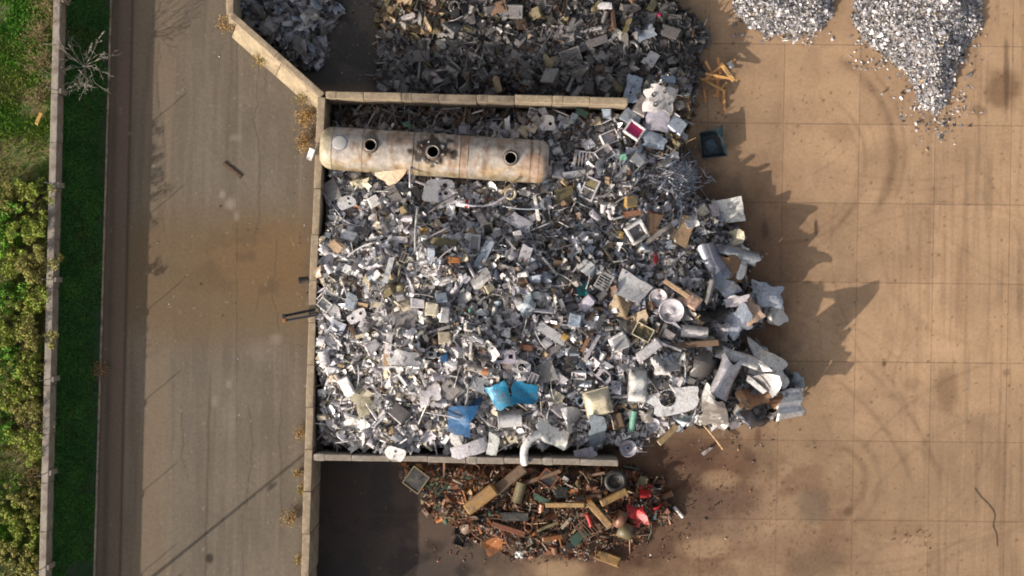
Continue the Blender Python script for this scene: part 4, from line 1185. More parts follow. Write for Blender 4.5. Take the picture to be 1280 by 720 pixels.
row('flat_plate','plate',630,446,30,17,2,'pale',E(holes=[(-.15,0,.28,1),(.28,0,.18,1)],t=.08),'pale panel with square cut-outs right of the deep blue box|the square cut-out panel')
row('metal_scrap','box',568,325,15,8,-5,'orange',E(),'small orange box under the olive brown casing|the small orange box')
row('metal_casing','box',612,361,11,11,30,'cream',E(t=.4),'small cream casing right of centre above the steel sheet')
row('metal_scrap','crump',397,341,10,16,10,'peach',E(zabs=2.95),'pinkish crumpled scrap lying on the stall wall')
row('bent_sheet','sheet',598,344,28,30,25,'pale',E(amp=.25),'bright bent sheet below the small pale frame')
row('bent_sheet','sheet',605,318,14,42,-28,'blue',E(k=1),'long blue-white sheet slanting beside the small pale frame')
row('teal_scrap','crump',727,362,17,19,10,'teal',E(amp=.3),'turquoise crumpled scrap in mid heap|the turquoise scrap')
row('bent_sheet','sheet',790,362,40,32,-30,'pale',E(k=2,amp=.07,dz=.3),'big square pale sheet lying flat above the round lids|the big square pale sheet')
row('round_cover','disc',823,372,23,23,0,'pale',E(),'smaller round pale lid left of the big round lid')
row('round_cover','disc',839,388,32,32,0,'pale',E(t=.16),'big round pale lid with concentric rings|the big round lid')
row('metal_casing','box',862,375,26,17,-35,'peach',E(t=.4),'peach coloured angular casing right of the big round lid|the peach casing')
row('metal_casing','box',733,380,24,14,48,'pale',E(),'pale casing standing under the turquoise scrap')
row('wire_grille','grille',755,352,22,18,60,'pale',E(),'barred grille between turquoise scrap and big pale sheet')
row('metal_casing','box',719,400,15,17,-10,'blue',E(),'blue-grey square casing below the pale standing casing')
row('open_carton','sheet',775,384,28,26,-30,'tan',E(amp=.3,k=2),'tan upper flap of an open carton under the big pale sheet')
row('open_carton','sheet',793,402,32,20,20,'tan',E(amp=.25,k=2),'tan lower flap of an open carton left of the round lids|the tan carton flaps')
row('metal_casing','box',774,427,22,20,22,'white',E(c2='lav',t=.5),'white casing with a grey side below the tan carton flaps|the white casing under the flaps')
row('metal_tray','tray',804,415,24,18,-28,'cream',E(c2='olive'),'cream tray right of the white casing under the flaps')
row('white_roll','cyl',867,415,34,16,-6,'white',E(),'rounded white roll like a bolster under the peach casing|the white bolster roll')
row('crumpled_sheet','crump',655,380,24,32,20,'blue',E(),'blue-white crumpled sheet in mid heap left of the turquoise scrap|the blue-white crumple')
row('bent_sheet','sheet',690,418,42,13,-36,'pale',E(k=1),'long pale sheet slanting toward a mustard end piece')
row('metal_scrap','box',706,421,9,8,-30,'yellow',E(),'mustard end piece on the long slanting pale sheet|the mustard end piece')
row('metal_casing','box',658,434,18,8,-5,'rust',E(),'reddish oblong box above the square cut-out panel|the reddish oblong box')
row('metal_strip','flat',733,428,5,28,-28,'copper',E(rim=0),'copper coloured strip below the blue-grey square casing')
row('metal_strip','flat',740,434,5,34,-30,'pale',E(rim=0),'pale strip parallel to the copper coloured strip')
row('metal_casing','box',812,437,34,12,38,'pale',E(),'long pale casing sloping below the cream tray|the long sloping casing')
row('flat_plate','plate',732,333,22,16,-38,'white',E(holes=[(.3,.1,.06,'c')]),'white angular plate above the turquoise scrap|the white angular plate')
row('crumpled_sheet','crump',682,347,18,18,0,'blue',E(k=4),'light blue crumpled sheet left of the white angular plate')
row('dark_sheet','sheet',712,458,14,44,-12,'black',E(),'black sheet standing between steel strips in mid heap|the black standing sheet')
row('beige_panel','sheet',454,501,24,36,28,'cream',E(k=1,amp=.04,corner=.1,dz=.15),'beige diamond shaped panel in the lower silver scrap|the beige diamond panel')
row('crumpled_sheet','crump',443,531,34,28,-25,'white',E(amp=.3),'bright white crumpled sheet with rust tint near the lower corner|the bright white crumple')
row('crumpled_sheet','crump',534,489,30,38,20,'silver',E(amp=.3),'bright silver crumpled sheet left of the blue panels|the bright silver crumple')
row('cooker_top','box',561,487,26,26,42,'grey',E(t=.15,knob=1,ck='black'),'flat grey cooker top with knob above the deep blue panel|the flat grey cooker top')
row('painted_sheet','sheet',577,525,27,46,-12,'deepblue',E(k=1,amp=.12,corner=.1,dz=.5,tilt=(.15,-.1)),'deep blue curved panel, lowest of the blue panels|the deep blue panel')
row('painted_sheet','sheet',623,494,34,36,20,'skyblue',E(curl=.8,axis=0,corner=.12,dz=.55,tilt=(.25,-.35)),'bright sky blue curved panel between two blue neighbours|the sky blue panel')
row('painted_sheet','sheet',656,492,34,28,-10,'skyblue',E(k=2,amp=.18,corner=.12,dz=.45,tilt=(-.1,.15)),'blue folded panel at the end of the blue row, beside steel plates|the blue folded panel')
row('painted_sheet','sheet',596,503,26,10,40,'deepblue',E(k=1),'narrow dark blue strip joining the deep blue and sky blue panels')
row('flat_plate','plate',494,567,24,17,-22,'white',E(holes=[(-.02,.18,.085,'c'),(.02,-.2,.085,'c')],zabs=3.0,tilt=(.15,0),t=.06),'white plate with two dark holes draped over the lower divider wall|the white plate on the divider')
row('flat_plate','plate',601,481,28,17,-25,'lav',E(holes=[(.2,.1,.09,'c'),(.28,-.25,.07,'c')]),'lavender plate with two holes above the sky blue panel')
row('angle_bracket','sheet',586,562,50,18,18,'pale',E(k=2,amp=.2,zabs=2.95),'pale angular bracket straddling the lower divider wall|the pale angular bracket')
row('angle_bracket','sheet',616,556,12,30,-6,'white',E(k=1,amp=.2,zabs=2.95),'white upright flange beside the pale angular bracket')
row('metal_drum','cyl',637,523,30,22,4,'pale',E(),'pale squat drum lying under the sky blue panel|the pale squat drum')
row('metal_can','cyl',598,461,27,10,-14,'grey',E(band='orange'),'grey can with an orange end above the lavender plate')
row('dark_sheet','sheet',400,550,8,30,8,'steel',E(zabs=1.3),'curved steel sheet on edge in the lower wall corner')
row('metal_casing','box',434,484,13,24,28,'white',E(),'tall white casing above the beige diamond panel')
row('flat_plate','plate',652,459,22,18,-20,'pale',E(holes=[(0,0,.24,'c')],t=.06),'pale plate with one large round hole over the blue folded panel|the round-hole plate')
row('flat_plate','flat',681,468,25,26,10,'grey',E(corner=.14,rim=0),'grey six-sided plate right of the round-hole plate')
row('flat_plate','plate',750,466,32,14,-38,'pale',E(holes=[(-.24,0,.3,1),(.22,0,.3,1)],t=.07),'pale plate with two square holes left of the white liner|the two-square-hole plate')
row('flat_plate','plate',766,484,19,17,4,'pale',E(holes=[(-.22,.2,.13,'c'),(-.22,-.22,.13,'c'),(.25,.2,.1,'c')],t=.12),'small pale block with three round holes by the white liner')
row('white_liner','shell',797,481,24,42,-4,'white',E(c2='lav',t=.35,dz=.35),'white moulded liner with a blue-grey rim|the white moulded liner')
row('white_sheet','plate',843,501,66,30,10,'white',E(holes=[(-.12,.16,.17,'c')],irr=.2,t=.04,dz=.5,tilt=(.1,.05)),'large white sheet with a big round hole|the large white sheet')
row('seat_cushion','shell',747,503,32,34,15,'cream',E(t=.35,dz=.3),'beige quilted cushion left of the white moulded liner|the beige cushion')
row('crumpled_sheet','crump',722,528,36,34,10,'silver',E(amp=.34,dz=.3),'shiny foil crumple under the beige cushion|the shiny foil crumple')
row('crumpled_sheet','crump',748,538,24,38,-8,'blue',E(amp=.18,dz=.3),'pale blue crumpled sheet right of the shiny foil crumple')
row('crumpled_sheet','crump',690,543,58,26,-25,'white',E(amp=.25,dz=.4),'long white crumpled sheet above the curved white pipe|the long white crumple')
row('patterned_plate','sheet',730,567,27,15,15,'pale',E(k=3,amp=.15,zabs=2.0),'mottled pale plate against the lower divider wall|the mottled pale plate')
row('wheel_disc','disc',785,560,22,22,0,'lav',E(c2='deepblue',ring='grey',dz=.25),'grey wheel disc with blue centre at the divider wall end|the grey wheel disc')
row('metal_can','cyl',791,526,26,8,82,'mint',E(),'pale greenish bottle shaped can above the grey wheel disc')
row('metal_can','cyl',804,538,15,12,75,'silver',E(),'short silver can beside the greenish can')
row('round_cover','disc',816,531,18,24,0,'pale',E(t=.08),'thin pale lid right of the short silver can')
row('metal_plank','bar',843,535,56,8,43,'tan',E(dz=.15),'tan plank with a clawed foot lying on the stained ground|the clawed tan plank')
row('metal_casing','box',772,525,14,22,15,'brown',E(),'brown casing under the white moulded liner')
row('tin_box','box',676,560,4,5,0,'black',E(zabs=1.4),'tiny black box beside the curved white pipe')
row('bent_sheet','sheet',878,462,32,40,-20,'dark',E(k=2,amp=.15,dz=.3),'dark slate sheet left of the big rolled sheet|the dark slate sheet')
row('rolled_sheet','roll',913,472,58,44,-22,'silver',E(rad=.55,dz=.75),'large silver sheet rolled into a half tube with rusty edge|the big rolled sheet')
row('rolled_sheet','roll',914,444,20,66,72,'chrome',E(rad=.4,dz=.7),'long curved silver sheet above the big rolled sheet|the long curved sheet')
row('crumpled_sheet','crump',964,462,50,36,-28,'chrome',E(amp=.36,dz=.35,tilt=(.3,.2)),'tall shiny crumpled sheet with gold tint at the heap edge|the tall shiny crumple')
row('bent_sheet','sheet',997,482,17,26,-15,'blue',E(k=1,dz=.7),'pale blue sheet hanging off the shiny heap edge')
row('corrugated_sheet','corr',987,505,33,30,6,'chrome',E(waves=2.5,dz=.7,tilt=(0,.2)),'ribbed grey sheet at the outermost lower edge of the heap|the ribbed grey sheet')
row('crumpled_sheet','crump',945,520,40,26,0,'slate',E(amp=.6,dz=.3),'dark glossy crumpled sheet left of the ribbed grey sheet|the dark glossy crumple')
row('crumpled_sheet','crump',940,497,36,24,20,'copper',E(amp=.35,dz=.45),'brown-gold crumpled sheet over the dark glossy crumple')
row('crumpled_sheet','crump',893,518,36,36,-15,'chrome',E(amp=.55,dz=.4),'silver crumpled sheet under the big rolled sheet|the silver edge crumple')
row('bent_sheet','sheet',950,437,20,14,-25,'lav',E(corner=.2,dz=.9),'pale grey shard sticking up above the tall shiny crumple|the pale grey shard')
row('metal_strip','flat',946,482,32,7,-38,'white',E(rim=0,dz=.9),'white narrow strip between rolled sheet and shiny crumple')
row('wood_stick','rod',886,541,54,2.6,-50,'wood',E(dz=.25),'thin tan stick poking out onto the bare yard|the thin tan stick')
row('metal_scrap','sheet',883,564,14,5,40,'pale',E(ground=1),'small pale shred on the yard near the thin tan stick')
row('rolled_sheet','roll',893,325,42,44,25,'slate',E(rad=.55,dz=.6),'curled grey-blue sheet on the outer curl cluster, wrapped widest|the widest curled sheet')
row('rolled_sheet','roll',917,314,24,58,72,'slate',E(rad=.35,dz=.5,tilt=(.1,.1)),'curled grey-blue sheet bridging the top of the curl cluster')
row('rolled_sheet','roll',932,326,22,40,-18,'chrome',E(rad=.32,dz=.7,tilt=(-.3,.4)),'curled silver sheet closing the far side of the curl cluster')
row('rusty_sheet','sheet',914,336,38,30,-8,'copper',E(curl=-.6,axis=0,dz=.5,amp=.2,k=3),'tan-brown hollow sheet in the middle of the curl cluster|the tan-brown hollow sheet')
row('bent_sheet','sheet',906,357,44,16,-40,'slate',E(k=1,dz=.7),'pointed grey flap under the tan-brown hollow sheet')
row('crumpled_sheet','crump',921,297,24,16,10,'cream',E(dz=.5,amp=.25),'cream crumpled end above the curl cluster|the cream crumpled end')
row('bent_sheet','sheet',958,367,40,28,-12,'blue',E(k=2,amp=.15,dz=.65,tilt=(-.15,.1)),'white and blue bent sheet at the heap edge|the white and blue sheet')
row('bent_sheet','sheet',970,393,24,26,25,'white',E(k=2,amp=.15,dz=.5),'off-white curved sheet below the white and blue sheet')
row('bent_sheet','sheet',921,402,30,32,30,'blue',E(amp=.15,dz=.6),'blue-white half of the folded two-tone sheet|the blue two-tone sheet')
row('bent_sheet','sheet',938,390,24,28,35,'peach',E(amp=.12,dz=.62),'pinkish half of the folded two-tone sheet')
row('bent_sheet','sheet',921,376,30,14,5,'silver',E(curl=.35,axis=1,dz=.6),'rounded silver hump over the two-tone sheet')
row('dark_sheet','crump',890,390,36,16,20,'black',E(dz=.25),'black rubbery sheet right of the peach casing')
row('bent_sheet','sheet',900,416,20,20,-10,'lav',E(dz=.3),'rounded lavender sheet right of the white bolster roll')
row('metal_bar','bar',887,362,7,36,-15,'steel',E(dz=.3),'dull steel bar behind the curl cluster')
row('metal_bar','bar',930,356,8,34,10,'steel',E(dz=.3),'dull steel bar beside the white and blue sheet')
row('wood_bar','bar',846,361,38,6,-35,'tan',E(dz=.2),'tan wooden bar above the peach casing')
row('metal_bar','bar',868,430,60,8,5,'brown',E(dz=.3),'long brown bar under the white bolster roll')
row('crumpled_sheet','crump',830,455,44,26,15,'pale',E(dz=.25),'pale grey crumpled sheet over the large white sheet')
# upper divider, boards, things by the upper right
row('white_casting','casting',827,123,50,40,-12,'offwhite',E(cav=[(-.2,.05,.11),(.02,.2,.09),(-.12,-.22,.12),(.24,-.12,.07)],dz=.75,tilt=(.1,.1)),'big white casting with several holes at the divider wall end|the big white casting')
row('blue_box','box',845,156,22,18,-40,'blue',E(t=.35),'light blue box at the upper heap edge below the white casting|the light blue edge box')
row('blue_box','box',788,147,22,17,-35,'blue',E(),'light blue box touching the upper side of the pink tray')
row('blue_box','box',758,142,11,11,5,'blue',E(),'small light blue box below the divider wall near its end')
row('blue_box','flat',836,99,19,9,-3,'blue',E(),'light blue slab above the big white casting|the light blue slab')
row('pink_tray','tray',793,163,23,19,-35,'white',E(c2='pink',t=.25,wall=.09,dz=.35),'white edged tray with bright pink inside|the pink tray')
row('crumpled_sheet','crump',818,175,34,26,-15,'blue',E(amp=.15,dz=.25),'pale blue crumpled sheet beside the pink tray|the pale blue crumple')
row('bent_sheet','sheet',822,150,30,30,0,'lav',E(k=1,dz=.3),'lavender sheet under the big white casting')
row('metal_casing','box',803,133,16,20,-30,'grey',E(dz=.3),'grey casing between divider wall end and pink tray')
row('bent_sheet','sheet',792,110,20,34,-12,'blue',E(amp=.1,dz=.4),'pale blue sheet standing behind the divider wall end|the pale blue standing sheet')
row('metal_tray','tray',762,172,22,16,25,'white',E(c2='pale'),'white tray left of the pink tray')
row('green_scrap','box',728,141,16,8,-25,'green',E(),'green box under the divider wall|the green box under the divider')
row('metal_scrap','crump',744,152,14,14,0,'cream',E(),'cream crumpled scrap right of the green box')
row('engine_cover','plate',684,154,20,18,10,'white',E(holes=[(.2,-.1,.13,'c')],t=.2),'white cover with round hole above the tank end|the white cover above the tank')
row('metal_strip','crump',634,157,8,26,5,'white',E(dz=.3),'white ragged strip above the tank near the last hatch')
row('teal_scrap','crump',509,156,10,9,0,'mint',E(),'small mint scrap above the tank left of the burnt hatch|the small mint scrap')
row('metal_casing','box',580,163,13,11,0,'lav',E(),'lavender casing right above the tank')
row('crumpled_sheet','crump',550,161,20,10,10,'pale',E(),'pale crumple above the tank by the burnt hatch')
row('white_casing','box',755,7,17,9,-8,'white',E(),'small white casing with rounded corners on the dark upper heap|the small white casing up top')
row('flat_plate','flat',746,52,28,10,20,'grey',E(dz=.25,rim=0),'long pale panel lying on the dark upper heap|the long pale upper panel')  # pale panel greyed in colour to look shaded
row('metal_ring','ring',789,61,22,22,0,'steel',E(),'grey ring like a tyre on the dark upper heap|the grey upper ring')
row('crumpled_sheet','crump',808,40,28,24,20,'blue',E(amp=.15,dz=.35),'light blue crumpled sheet on the upper heap|the light blue upper crumple')  # blue tint of the shade put into its colour
row('bent_sheet','sheet',815,73,16,20,-35,'pale',E(dz=.3),'pale folded sheet right of the grey upper ring')
row('wood_bar','bar',622,106,8,22,15,'tan',E(dz=.3),'tan wooden bar by the upper side of the divider wall|the tan bar by the divider')
row('pink_scrap','crump',822,18,10,7,0,'pink',E(),'pink scrap at the upper heap edge|the pink upper scrap')
row('metal_chair','frame',714,72,26,22,20,'grey',E(q=.06,cp='steel'),'grey chair like frame in the dark upper heap|the chair like frame')
row('dark_sheet','crump',858,47,24,24,30,'black',E(dz=.1),'black crumpled sheet spilling onto the yard|the black spill sheet')
row('metal_casing','box',838,40,22,16,-20,'dark',E(),'dark casing beside the black crumpled sheet')
row('metal_casing','box',638,14,28,17,0,'steel',E(c2='grey'),'big steel cabinet near the top of the dark upper heap|the steel cabinet up top')
row('metal_ring','ring',568,8,16,16,0,'steel',E(),'steel hoop near the top of the upper heap|the steel hoop up top')
row('wood_bar','bar',535,30,4,20,25,'tan',E(dz=.3),'tan bar in the pale corner of the upper heap|the tan bar in the pale corner')
row('bent_sheet','sheet',706,44,26,22,-10,'steel',E(),'dull steel sheet left of the long pale panel')
# rusty stall
row('square_rack','frame',520,600,25,27,-36,'olive',E(q=.06,cp='black',dz=.3),'square dark frame leaning in the black lower stall|the square dark frame')
row('green_board','grille',546,604,24,22,-40,'green',E(),'green slatted board beside the square dark frame|the green slatted board')
row('metal_scrap','crump',540,581,13,13,0,'tan',E(dz=.2),'tan lump against the divider wall by the green board')
row('wood_post','bar',601,624,46,16,38,'ochre',E(t=.45,dz=.4),'ochre lower half of the big square post|the ochre post half')
row('wood_post','bar',636,600,52,13,40,'brown',E(t=.4,dz=.35),'brown upper half of the big square post')
row('wood_plank','bar',676,597,54,5,20,'brown',E(dz=.35),'thin brown plank under the divider wall|the thin brown plank')
row('metal_ring','ring',612,588,18,20,0,'rust',E(dz=.25),'rusty ring under the divider wall|the rusty ring')
row('tyre_ring','ring',769,601,29,29,0,'black',E(inner='black',dz=.2),'black tyre at the end of the divider wall|the black tyre')
row('metal_ring','ring',714,589,21,18,0,'brown',E(dz=.2),'brown hoop left of the black tyre|the brown hoop')
row('wood_post','bar',767,621,36,9,26,'ochre',E(dz=.35),'tan post end in front of the black tyre|the tan post end')
row('red_scrap','crump',796,641,17,28,20,'red',E(dz=.25),'large red plastic scrap at the rusty heap edge|the large red scrap')
row('red_scrap','crump',806,615,14,14,0,'red',E(dz=.2),'smaller red scrap just above the large red scrap')
row('red_scrap','crump',824,634,12,7,15,'red',E(dz=.12),'little flat red scrap out by the white tube')
row('metal_can','cyl',819,643,12,4,80,'blue',E(dz=.1),'short pale blue tube beside the little flat red scrap')
row('white_tube','cyl',848,640,18,4,-48,'white',E(dz=.06),'white tube lying alone on the stained yard')
row('metal_can','cyl',834,619,14,9,25,'rust',E(dz=.15),'rusty short pipe end lying on the yard above the white tube|the rusty pipe end')
row('stone_slab','box',759,697,35,14,-20,'ochre',E(t=.25),'tan slab at the lower edge of the rusty heap|the tan slab')
row('metal_beam','bar',636,661,44,7,-18,'rust',E(dz=.25),'orange beam in the middle of the rusty heap|the orange beam')
row('metal_casing','box',645,645,36,11,3,'black',E(dz=.2),'black oblong box above the orange beam|the black oblong box')
row('crumpled_sheet','crump',649,693,12,11,0,'white',E(dz=.1),'white crumpled scrap at the lower rusty heap edge|the white rusty-edge scrap')
row('metal_beam','bar',690,672,26,6,5,'orange',E(dz=.2),'short orange beam right of the long orange beam')
row('rust_pipe','pipe',776,648,22,16,70,'rust',E(dz=.3),'rusty open pipe standing by the large red scrap|the rusty open pipe')
row('metal_barrel','pipe',781,663,18,20,-20,'olive',E(dz=.25),'olive open barrel below the rusty open pipe')
row('brown_beam','bar',749,642,40,9,-48,'ochre',E(dz=.4),'tan-brown beam slanting to the rusty open pipe|the tan-brown beam')
row('metal_beam','bar',706,631,50,6,2,'ochre',E(dz=.4),'level tan beam in the middle of the rusty heap|the level tan beam')
row('metal_can','cyl',649,615,26,13,75,'olive',E(dz=.35),'olive cylinder standing right of the big square post')
row('red_rod','rod',736,650,18,5,-70,'red',E(dz=.35),'dull red rod under the level tan beam')
row('white_strip','flat',708,654,18,4,45,'cream',E(rim=0,dz=.35),'cream strip under the level tan beam')
row('green_scrap','sheet',722,672,22,14,45,'green',E(dz=.25),'green-grey sheet right of the short orange beam')
row('dark_grate','grille',735,660,24,24,40,'brown',E(dz=.3),'brown barred grate near the tan-brown beam')
row('green_scrap','sheet',680,626,28,8,-25,'green',E(dz=.3),'grey-green strip left of the level tan beam')
row('dark_box','tray',575,675,16,14,-20,'black',E(dz=.1),'small black open box at the near corner of the rusty heap|the small black open box')
row('rust_sheet','sheet',618,682,26,20,30,'orange',E(amp=.3,dz=.1),'orange rusted sheet at the lower rusty heap edge')
row('metal_rack','frame',685,598,22,20,-35,'rust',E(q=.05,cp='black',dz=.3),'rusty square frame beside the thin brown plank')

def put_piece(name, shape, px, py, w, h, turn, col, e, label, group=None, cat=None):
    w, h = w / PX, h / PX
    ground = e.get('ground')
    dz = e.get('dz', .12)
    x, y, z = W(px, py, e['zabs']) if 'zabs' in e else on_heap(px, py, dz + .06)
    k = 1 - z / HC; w *= k; h *= k
    mb, parts = make(shape, w, h, e)
    tx_, ty_ = e.get('tilt', (RNG.normal(0, .12), RNG.normal(0, .12)))
    c = jit(CO[col])
    me = mb.mesh(name)
    o = put(name, me, M['scrap'], None, (x, y, z), (tx_, ty_, R(turn)), c)
    tag(o, label, cat or name.split('_')[-1], group)
    for pn, pm, pl_, pc in parts:
        put(pn, pm, M['scrap'], o, pl_, None, jit(CO[pc]) if pc else jit(c, .05))
    HERO.append((x, y, .5 * max(w, h), .5 * min(w, h), z)); TAKEN.append((px, py, .42 * math.sqrt(w * h) * PX))
    return o

for r in ROWS:
    r = list(r)
    if r[2] > 865 and 280 < r[3] < 545 and r[1] in ('sheet', 'crump', 'roll', 'corr'): r[4] *= 1.22; r[5] *= 1.22; r[8] = dict(r[8]); i_ = int(r[2]) % 2
    if r[2] > 865 and 280 < r[3] < 545 and r[1] == 'sheet': r[8].update(amp=.27, k=7, curl=1.1 + .3 * i_, axis=i_, rag=.26)
    if r[0] == 'red_scrap': r[4] *= 1.35; r[5] *= 1.35
    if r[0] == 'painted_sheet': r[8] = dict(r[8], k=5, amp=.16, rag=.16)
    lab, _, land = r[9].partition('|')
    put_piece(*r[:9], lab)
    if land: LAND.append((land, r[2], r[3]))
LAND += [('the first tank hatch', 463, 182), ('the burnt tank hatch', 541, 190), ('the last tank hatch', 638, 197), ('the closed tank lid', 424, 178), ('the free end of the tank', 688, 203)]

# ---------------------------------------------------------------- pieces with a build of their own
pts = [W(676, 541, 2.9), W(664, 548, 3.05), W(656, 560, 3.1), W(655, 572, 3.0), W(656, 579, 2.8)]
sp_ = smooth_path(pts, 6)
o = put('white_pipe', MB().add(*sweep(sp_, .19, 14), smooth=True), M['scrap'], None, None, None, CO['white'])
tag(o, 'curved white pipe hooked over the lower divider wall', 'pipe')
put('pipe_collar', MB().add(*torus(.20, .03, 20, 6), M=T(*sp_[-3], rx=R(80)), smooth=True), M['scrap'], o, None, None, CO['pale'])
LAND.append(('the curved white pipe', 660, 560))

x, y, z = W(388, 193, WZ + .25)
o = put('white_tag', MB().add(*sheet(.30, .56, 4, 6, .02, creases(2, .1))), M['scrap'], None, (x, y, z), (.25, -.3, R(-25)), CO['white'])
tag(o, 'white tag board tied to the outer edge of the stall wall', 'board')
for (px, py, L, an, lab, c) in ((374, 391, 38, 12, 'upper dark steel beam jutting out over the stall wall', 'black'), (376, 397, 40, 10, 'lower dark steel beam with an orange end jutting over the stall wall', 'dark')):
    x, y, z = W(px, py, WZ + .12)
    mb = MB()
    for dy in (-.055, .055): mb.add(*cbox(L / PX, .03, .16, .006), M=T(0, dy, 0))
    mb.add(*cbox(L / PX, .09, .02, .004), M=T(0, 0, 0))
    o = put('steel_beam', mb, M['scrap'], None, (x, y, z), (0, .06, R(an)), CO[c]); tag(o, lab, 'beam', )
    put('beam_end', MB().add(*cbox(.16, .2, .2, .02)), M['scrap'], o, (-L / PX / 2 + .02, 0, 0), None, CO['orange' if c == 'dark' else 'black'])
x, y, z = W(380, 350, .35)
o = put('black_stub', MB().add(*tube(.16, .5, 14, .05)), M['scrap'], None, W(380, 350, 2.2), (0, .2, R(5)), CO['black']); tag(o, 'black pipe stub poking out of the road side of the stall wall', 'pipe')

# the open dark bin on the yard
bx, by, bz = W(888.5, 181, 0.02)
bn = MB()
w0, d0, hh = 1.05, 1.25, .55
V = []
def ringv(sx, sy, z, flare=0):
    return [(-sx / 2 - flare, -sy / 2 - flare, z), (sx / 2 + flare * 1.6, -sy / 2 - flare * .6, z), (sx / 2 + flare * .2, sy / 2 + flare * 1.1, z + flare), (-sx / 2 - flare * .8, sy / 2 - flare * .2, z)]
V = ringv(.86, 1.02, 0) + ringv(w0, d0, hh, .1) + ringv(w0 - .07, d0 - .07, hh, .1) + ringv(.80, .96, .05)
F = [(3, 2, 1, 0)]
for a, b in ((0, 4), (4, 8), (8, 12)):
    for k in range(4): F.append((a + k, a + (k + 1) % 4, b + (k + 1) % 4, b + k))
F.append((12, 13, 14, 15))
bn.add(V, F)
o = put('dark_bin', bn, M['scrap'], None, (bx, by, bz), (0, 0, R(5)), CO['bin'])
tag(o, 'dark blue-green open bin with flared corners alone on the yard', 'bin')
put('bin_flap', MB().add(*sheet(.34, .5, 5, 5, .02, creases(3, .3), .1)), M['scrap'], o, (.42, .55, .6), (.4, .5, .2), CO['bin'])
put('bin_crease', MB().add(*sheet(.5, .6, 6, 6, .02, creases(4, .2))), M['scrap'], o, (0, -.05, .12), (.1, .1, .4), (.03, .07, .10, 0))
LAND.append(('the dark bin', 889, 181))

# tall shard at the heap edge (throws the long pointed shadow)
x, y, z = W(977, 472, 3.05)
def taper(P):
    Q = P.copy(); u = P[..., 0] / 2.3 + .5
    Q[..., 1] *= np.sqrt(np.clip(1.02 - u, .01, 1)) * (.75 + .6 * u); Q[..., 2] += .25 * np.sin(u * 3) + .3 * Q[..., 1] ** 2
    return Q
o = put('metal_shard', MB().add(*sheet(2.3, 1.75, 14, 10, .02, chain(taper, creases(4, .10)), .03)), M['scrap'], None, (x - .38, y - .31, 1.96), (0, R(-65), R(39)), CO['silver'])
tag(o, 'tall pointed silver shard standing up from the shiny heap edge', 'shard')

# loose planks beside the heap
for i, (px, py, L, an, wd, zz, lab) in enumerate([
    (897, 104, 34, 89, .085, .10, 'upright long plank in the middle of the loose wood'), (905, 125, 26, 92, .07, .05, 'long thin plank reaching lowest toward the bin'),
    (909, 90, 28, -55, .12, .30, 'broad pale plank slanting on the upper side of the loose wood'), (880, 112, 30, 96, .05, .05, 'thin upright plank on the heap side of the loose wood'),
    (893, 98, 34, 5, .06, .22, 'level plank crossing the middle of the loose wood'), (890, 105, 38, -30, .05, .16, 'thin plank sloping down through the loose wood'),
    (891, 91, 24, 40, .06, .26, 'short plank rising to the white scrap'), (902, 96, 40, -12, .055, .30, 'long plank tipped slightly down on top of the loose wood'),
    (884, 97, 20, 15, .07, .12, 'short wide plank at the heap end of the loose wood'), (899, 82, 20, -80, .06, .2, 'short steep plank at the top of the loose wood'),
    (914, 80, 16, 50, .05, .05, 'short outlying plank at the upper tip of the loose wood'), (900, 112, 24, 48, .05, .08, 'thin plank climbing from below the loose wood'),
    (888, 88, 26, -62, .05, .18, 'thin steep plank near the upper heap side of the loose wood')]):
    zz *= 2.2
    x, y, z = W(px, py, zz)
    o = put('wood_plank', MB().add(*cbox(L / PX, wd * 1.2 + .05, .06, .01, .01)), M['scrap'], None, (x, y, z), (RNG.normal(0, .1), RNG.normal(0, .05), R(an)), jit((.62, .29 + .03 * (i % 3), .115, 0), .12))
    tag(o, lab, 'plank', 'loose planks on the yard')
o = put('white_scrap', MB().add(*sheet(.3, .36, 5, 5, .02, creases(3, .3))), M['scrap'], None, W(914, 81, .12), (.2, .1, .6), CO['white']); tag(o, 'small white scrap at the upper tip of the loose planks', 'scrap')
# ================================================================ scattered single pieces
def tone_main(px, py):
    """0 dull mix with the shaded side painted in .. 1 bright silver with the sunlit side painted in"""
    a = 1 - sstep(430, 720, px + .45 * (330 - py))
    b = .5 * sstep(470, 530, py) * (1 - sstep(760, 820, px))
    return float(np.clip(a + b, 0, 1))

def pick(names, wts):
    wts = np.array(wts, float); return names[int(RNG.choice(len(names), p=wts / wts.sum()))]

def col_main(px, py):
    t = tone_main(px, py)
    if py < 150 and px < 700: return pick(['brown', 'dark', 'steel', 'pale', 'lav'], [3, 4, 3, 1.2, 1])  # strip above the tank picked dark, its shade put into the colours
    bright = (['silver', 'pale', 'white', 'cream', 'grey', 'steel', 'tan', 'brown', 'lav', 'dark'], [6, 5, 5.5, 1.8, 1.4, .8, .4, .4, .9, .4])
    dull = (['silver', 'pale', 'white', 'cream', 'grey', 'steel', 'tan', 'brown', 'blue', 'dark', 'lav', 'olive', 'rust', 'black'], [2.6, 4.4, 1.6, .7, 4.4, 2.6, .45, .8, 2, 1.3, 2.8, .3, .3, .4])
    return pick(*(bright if RNG.uniform() < t else dull))

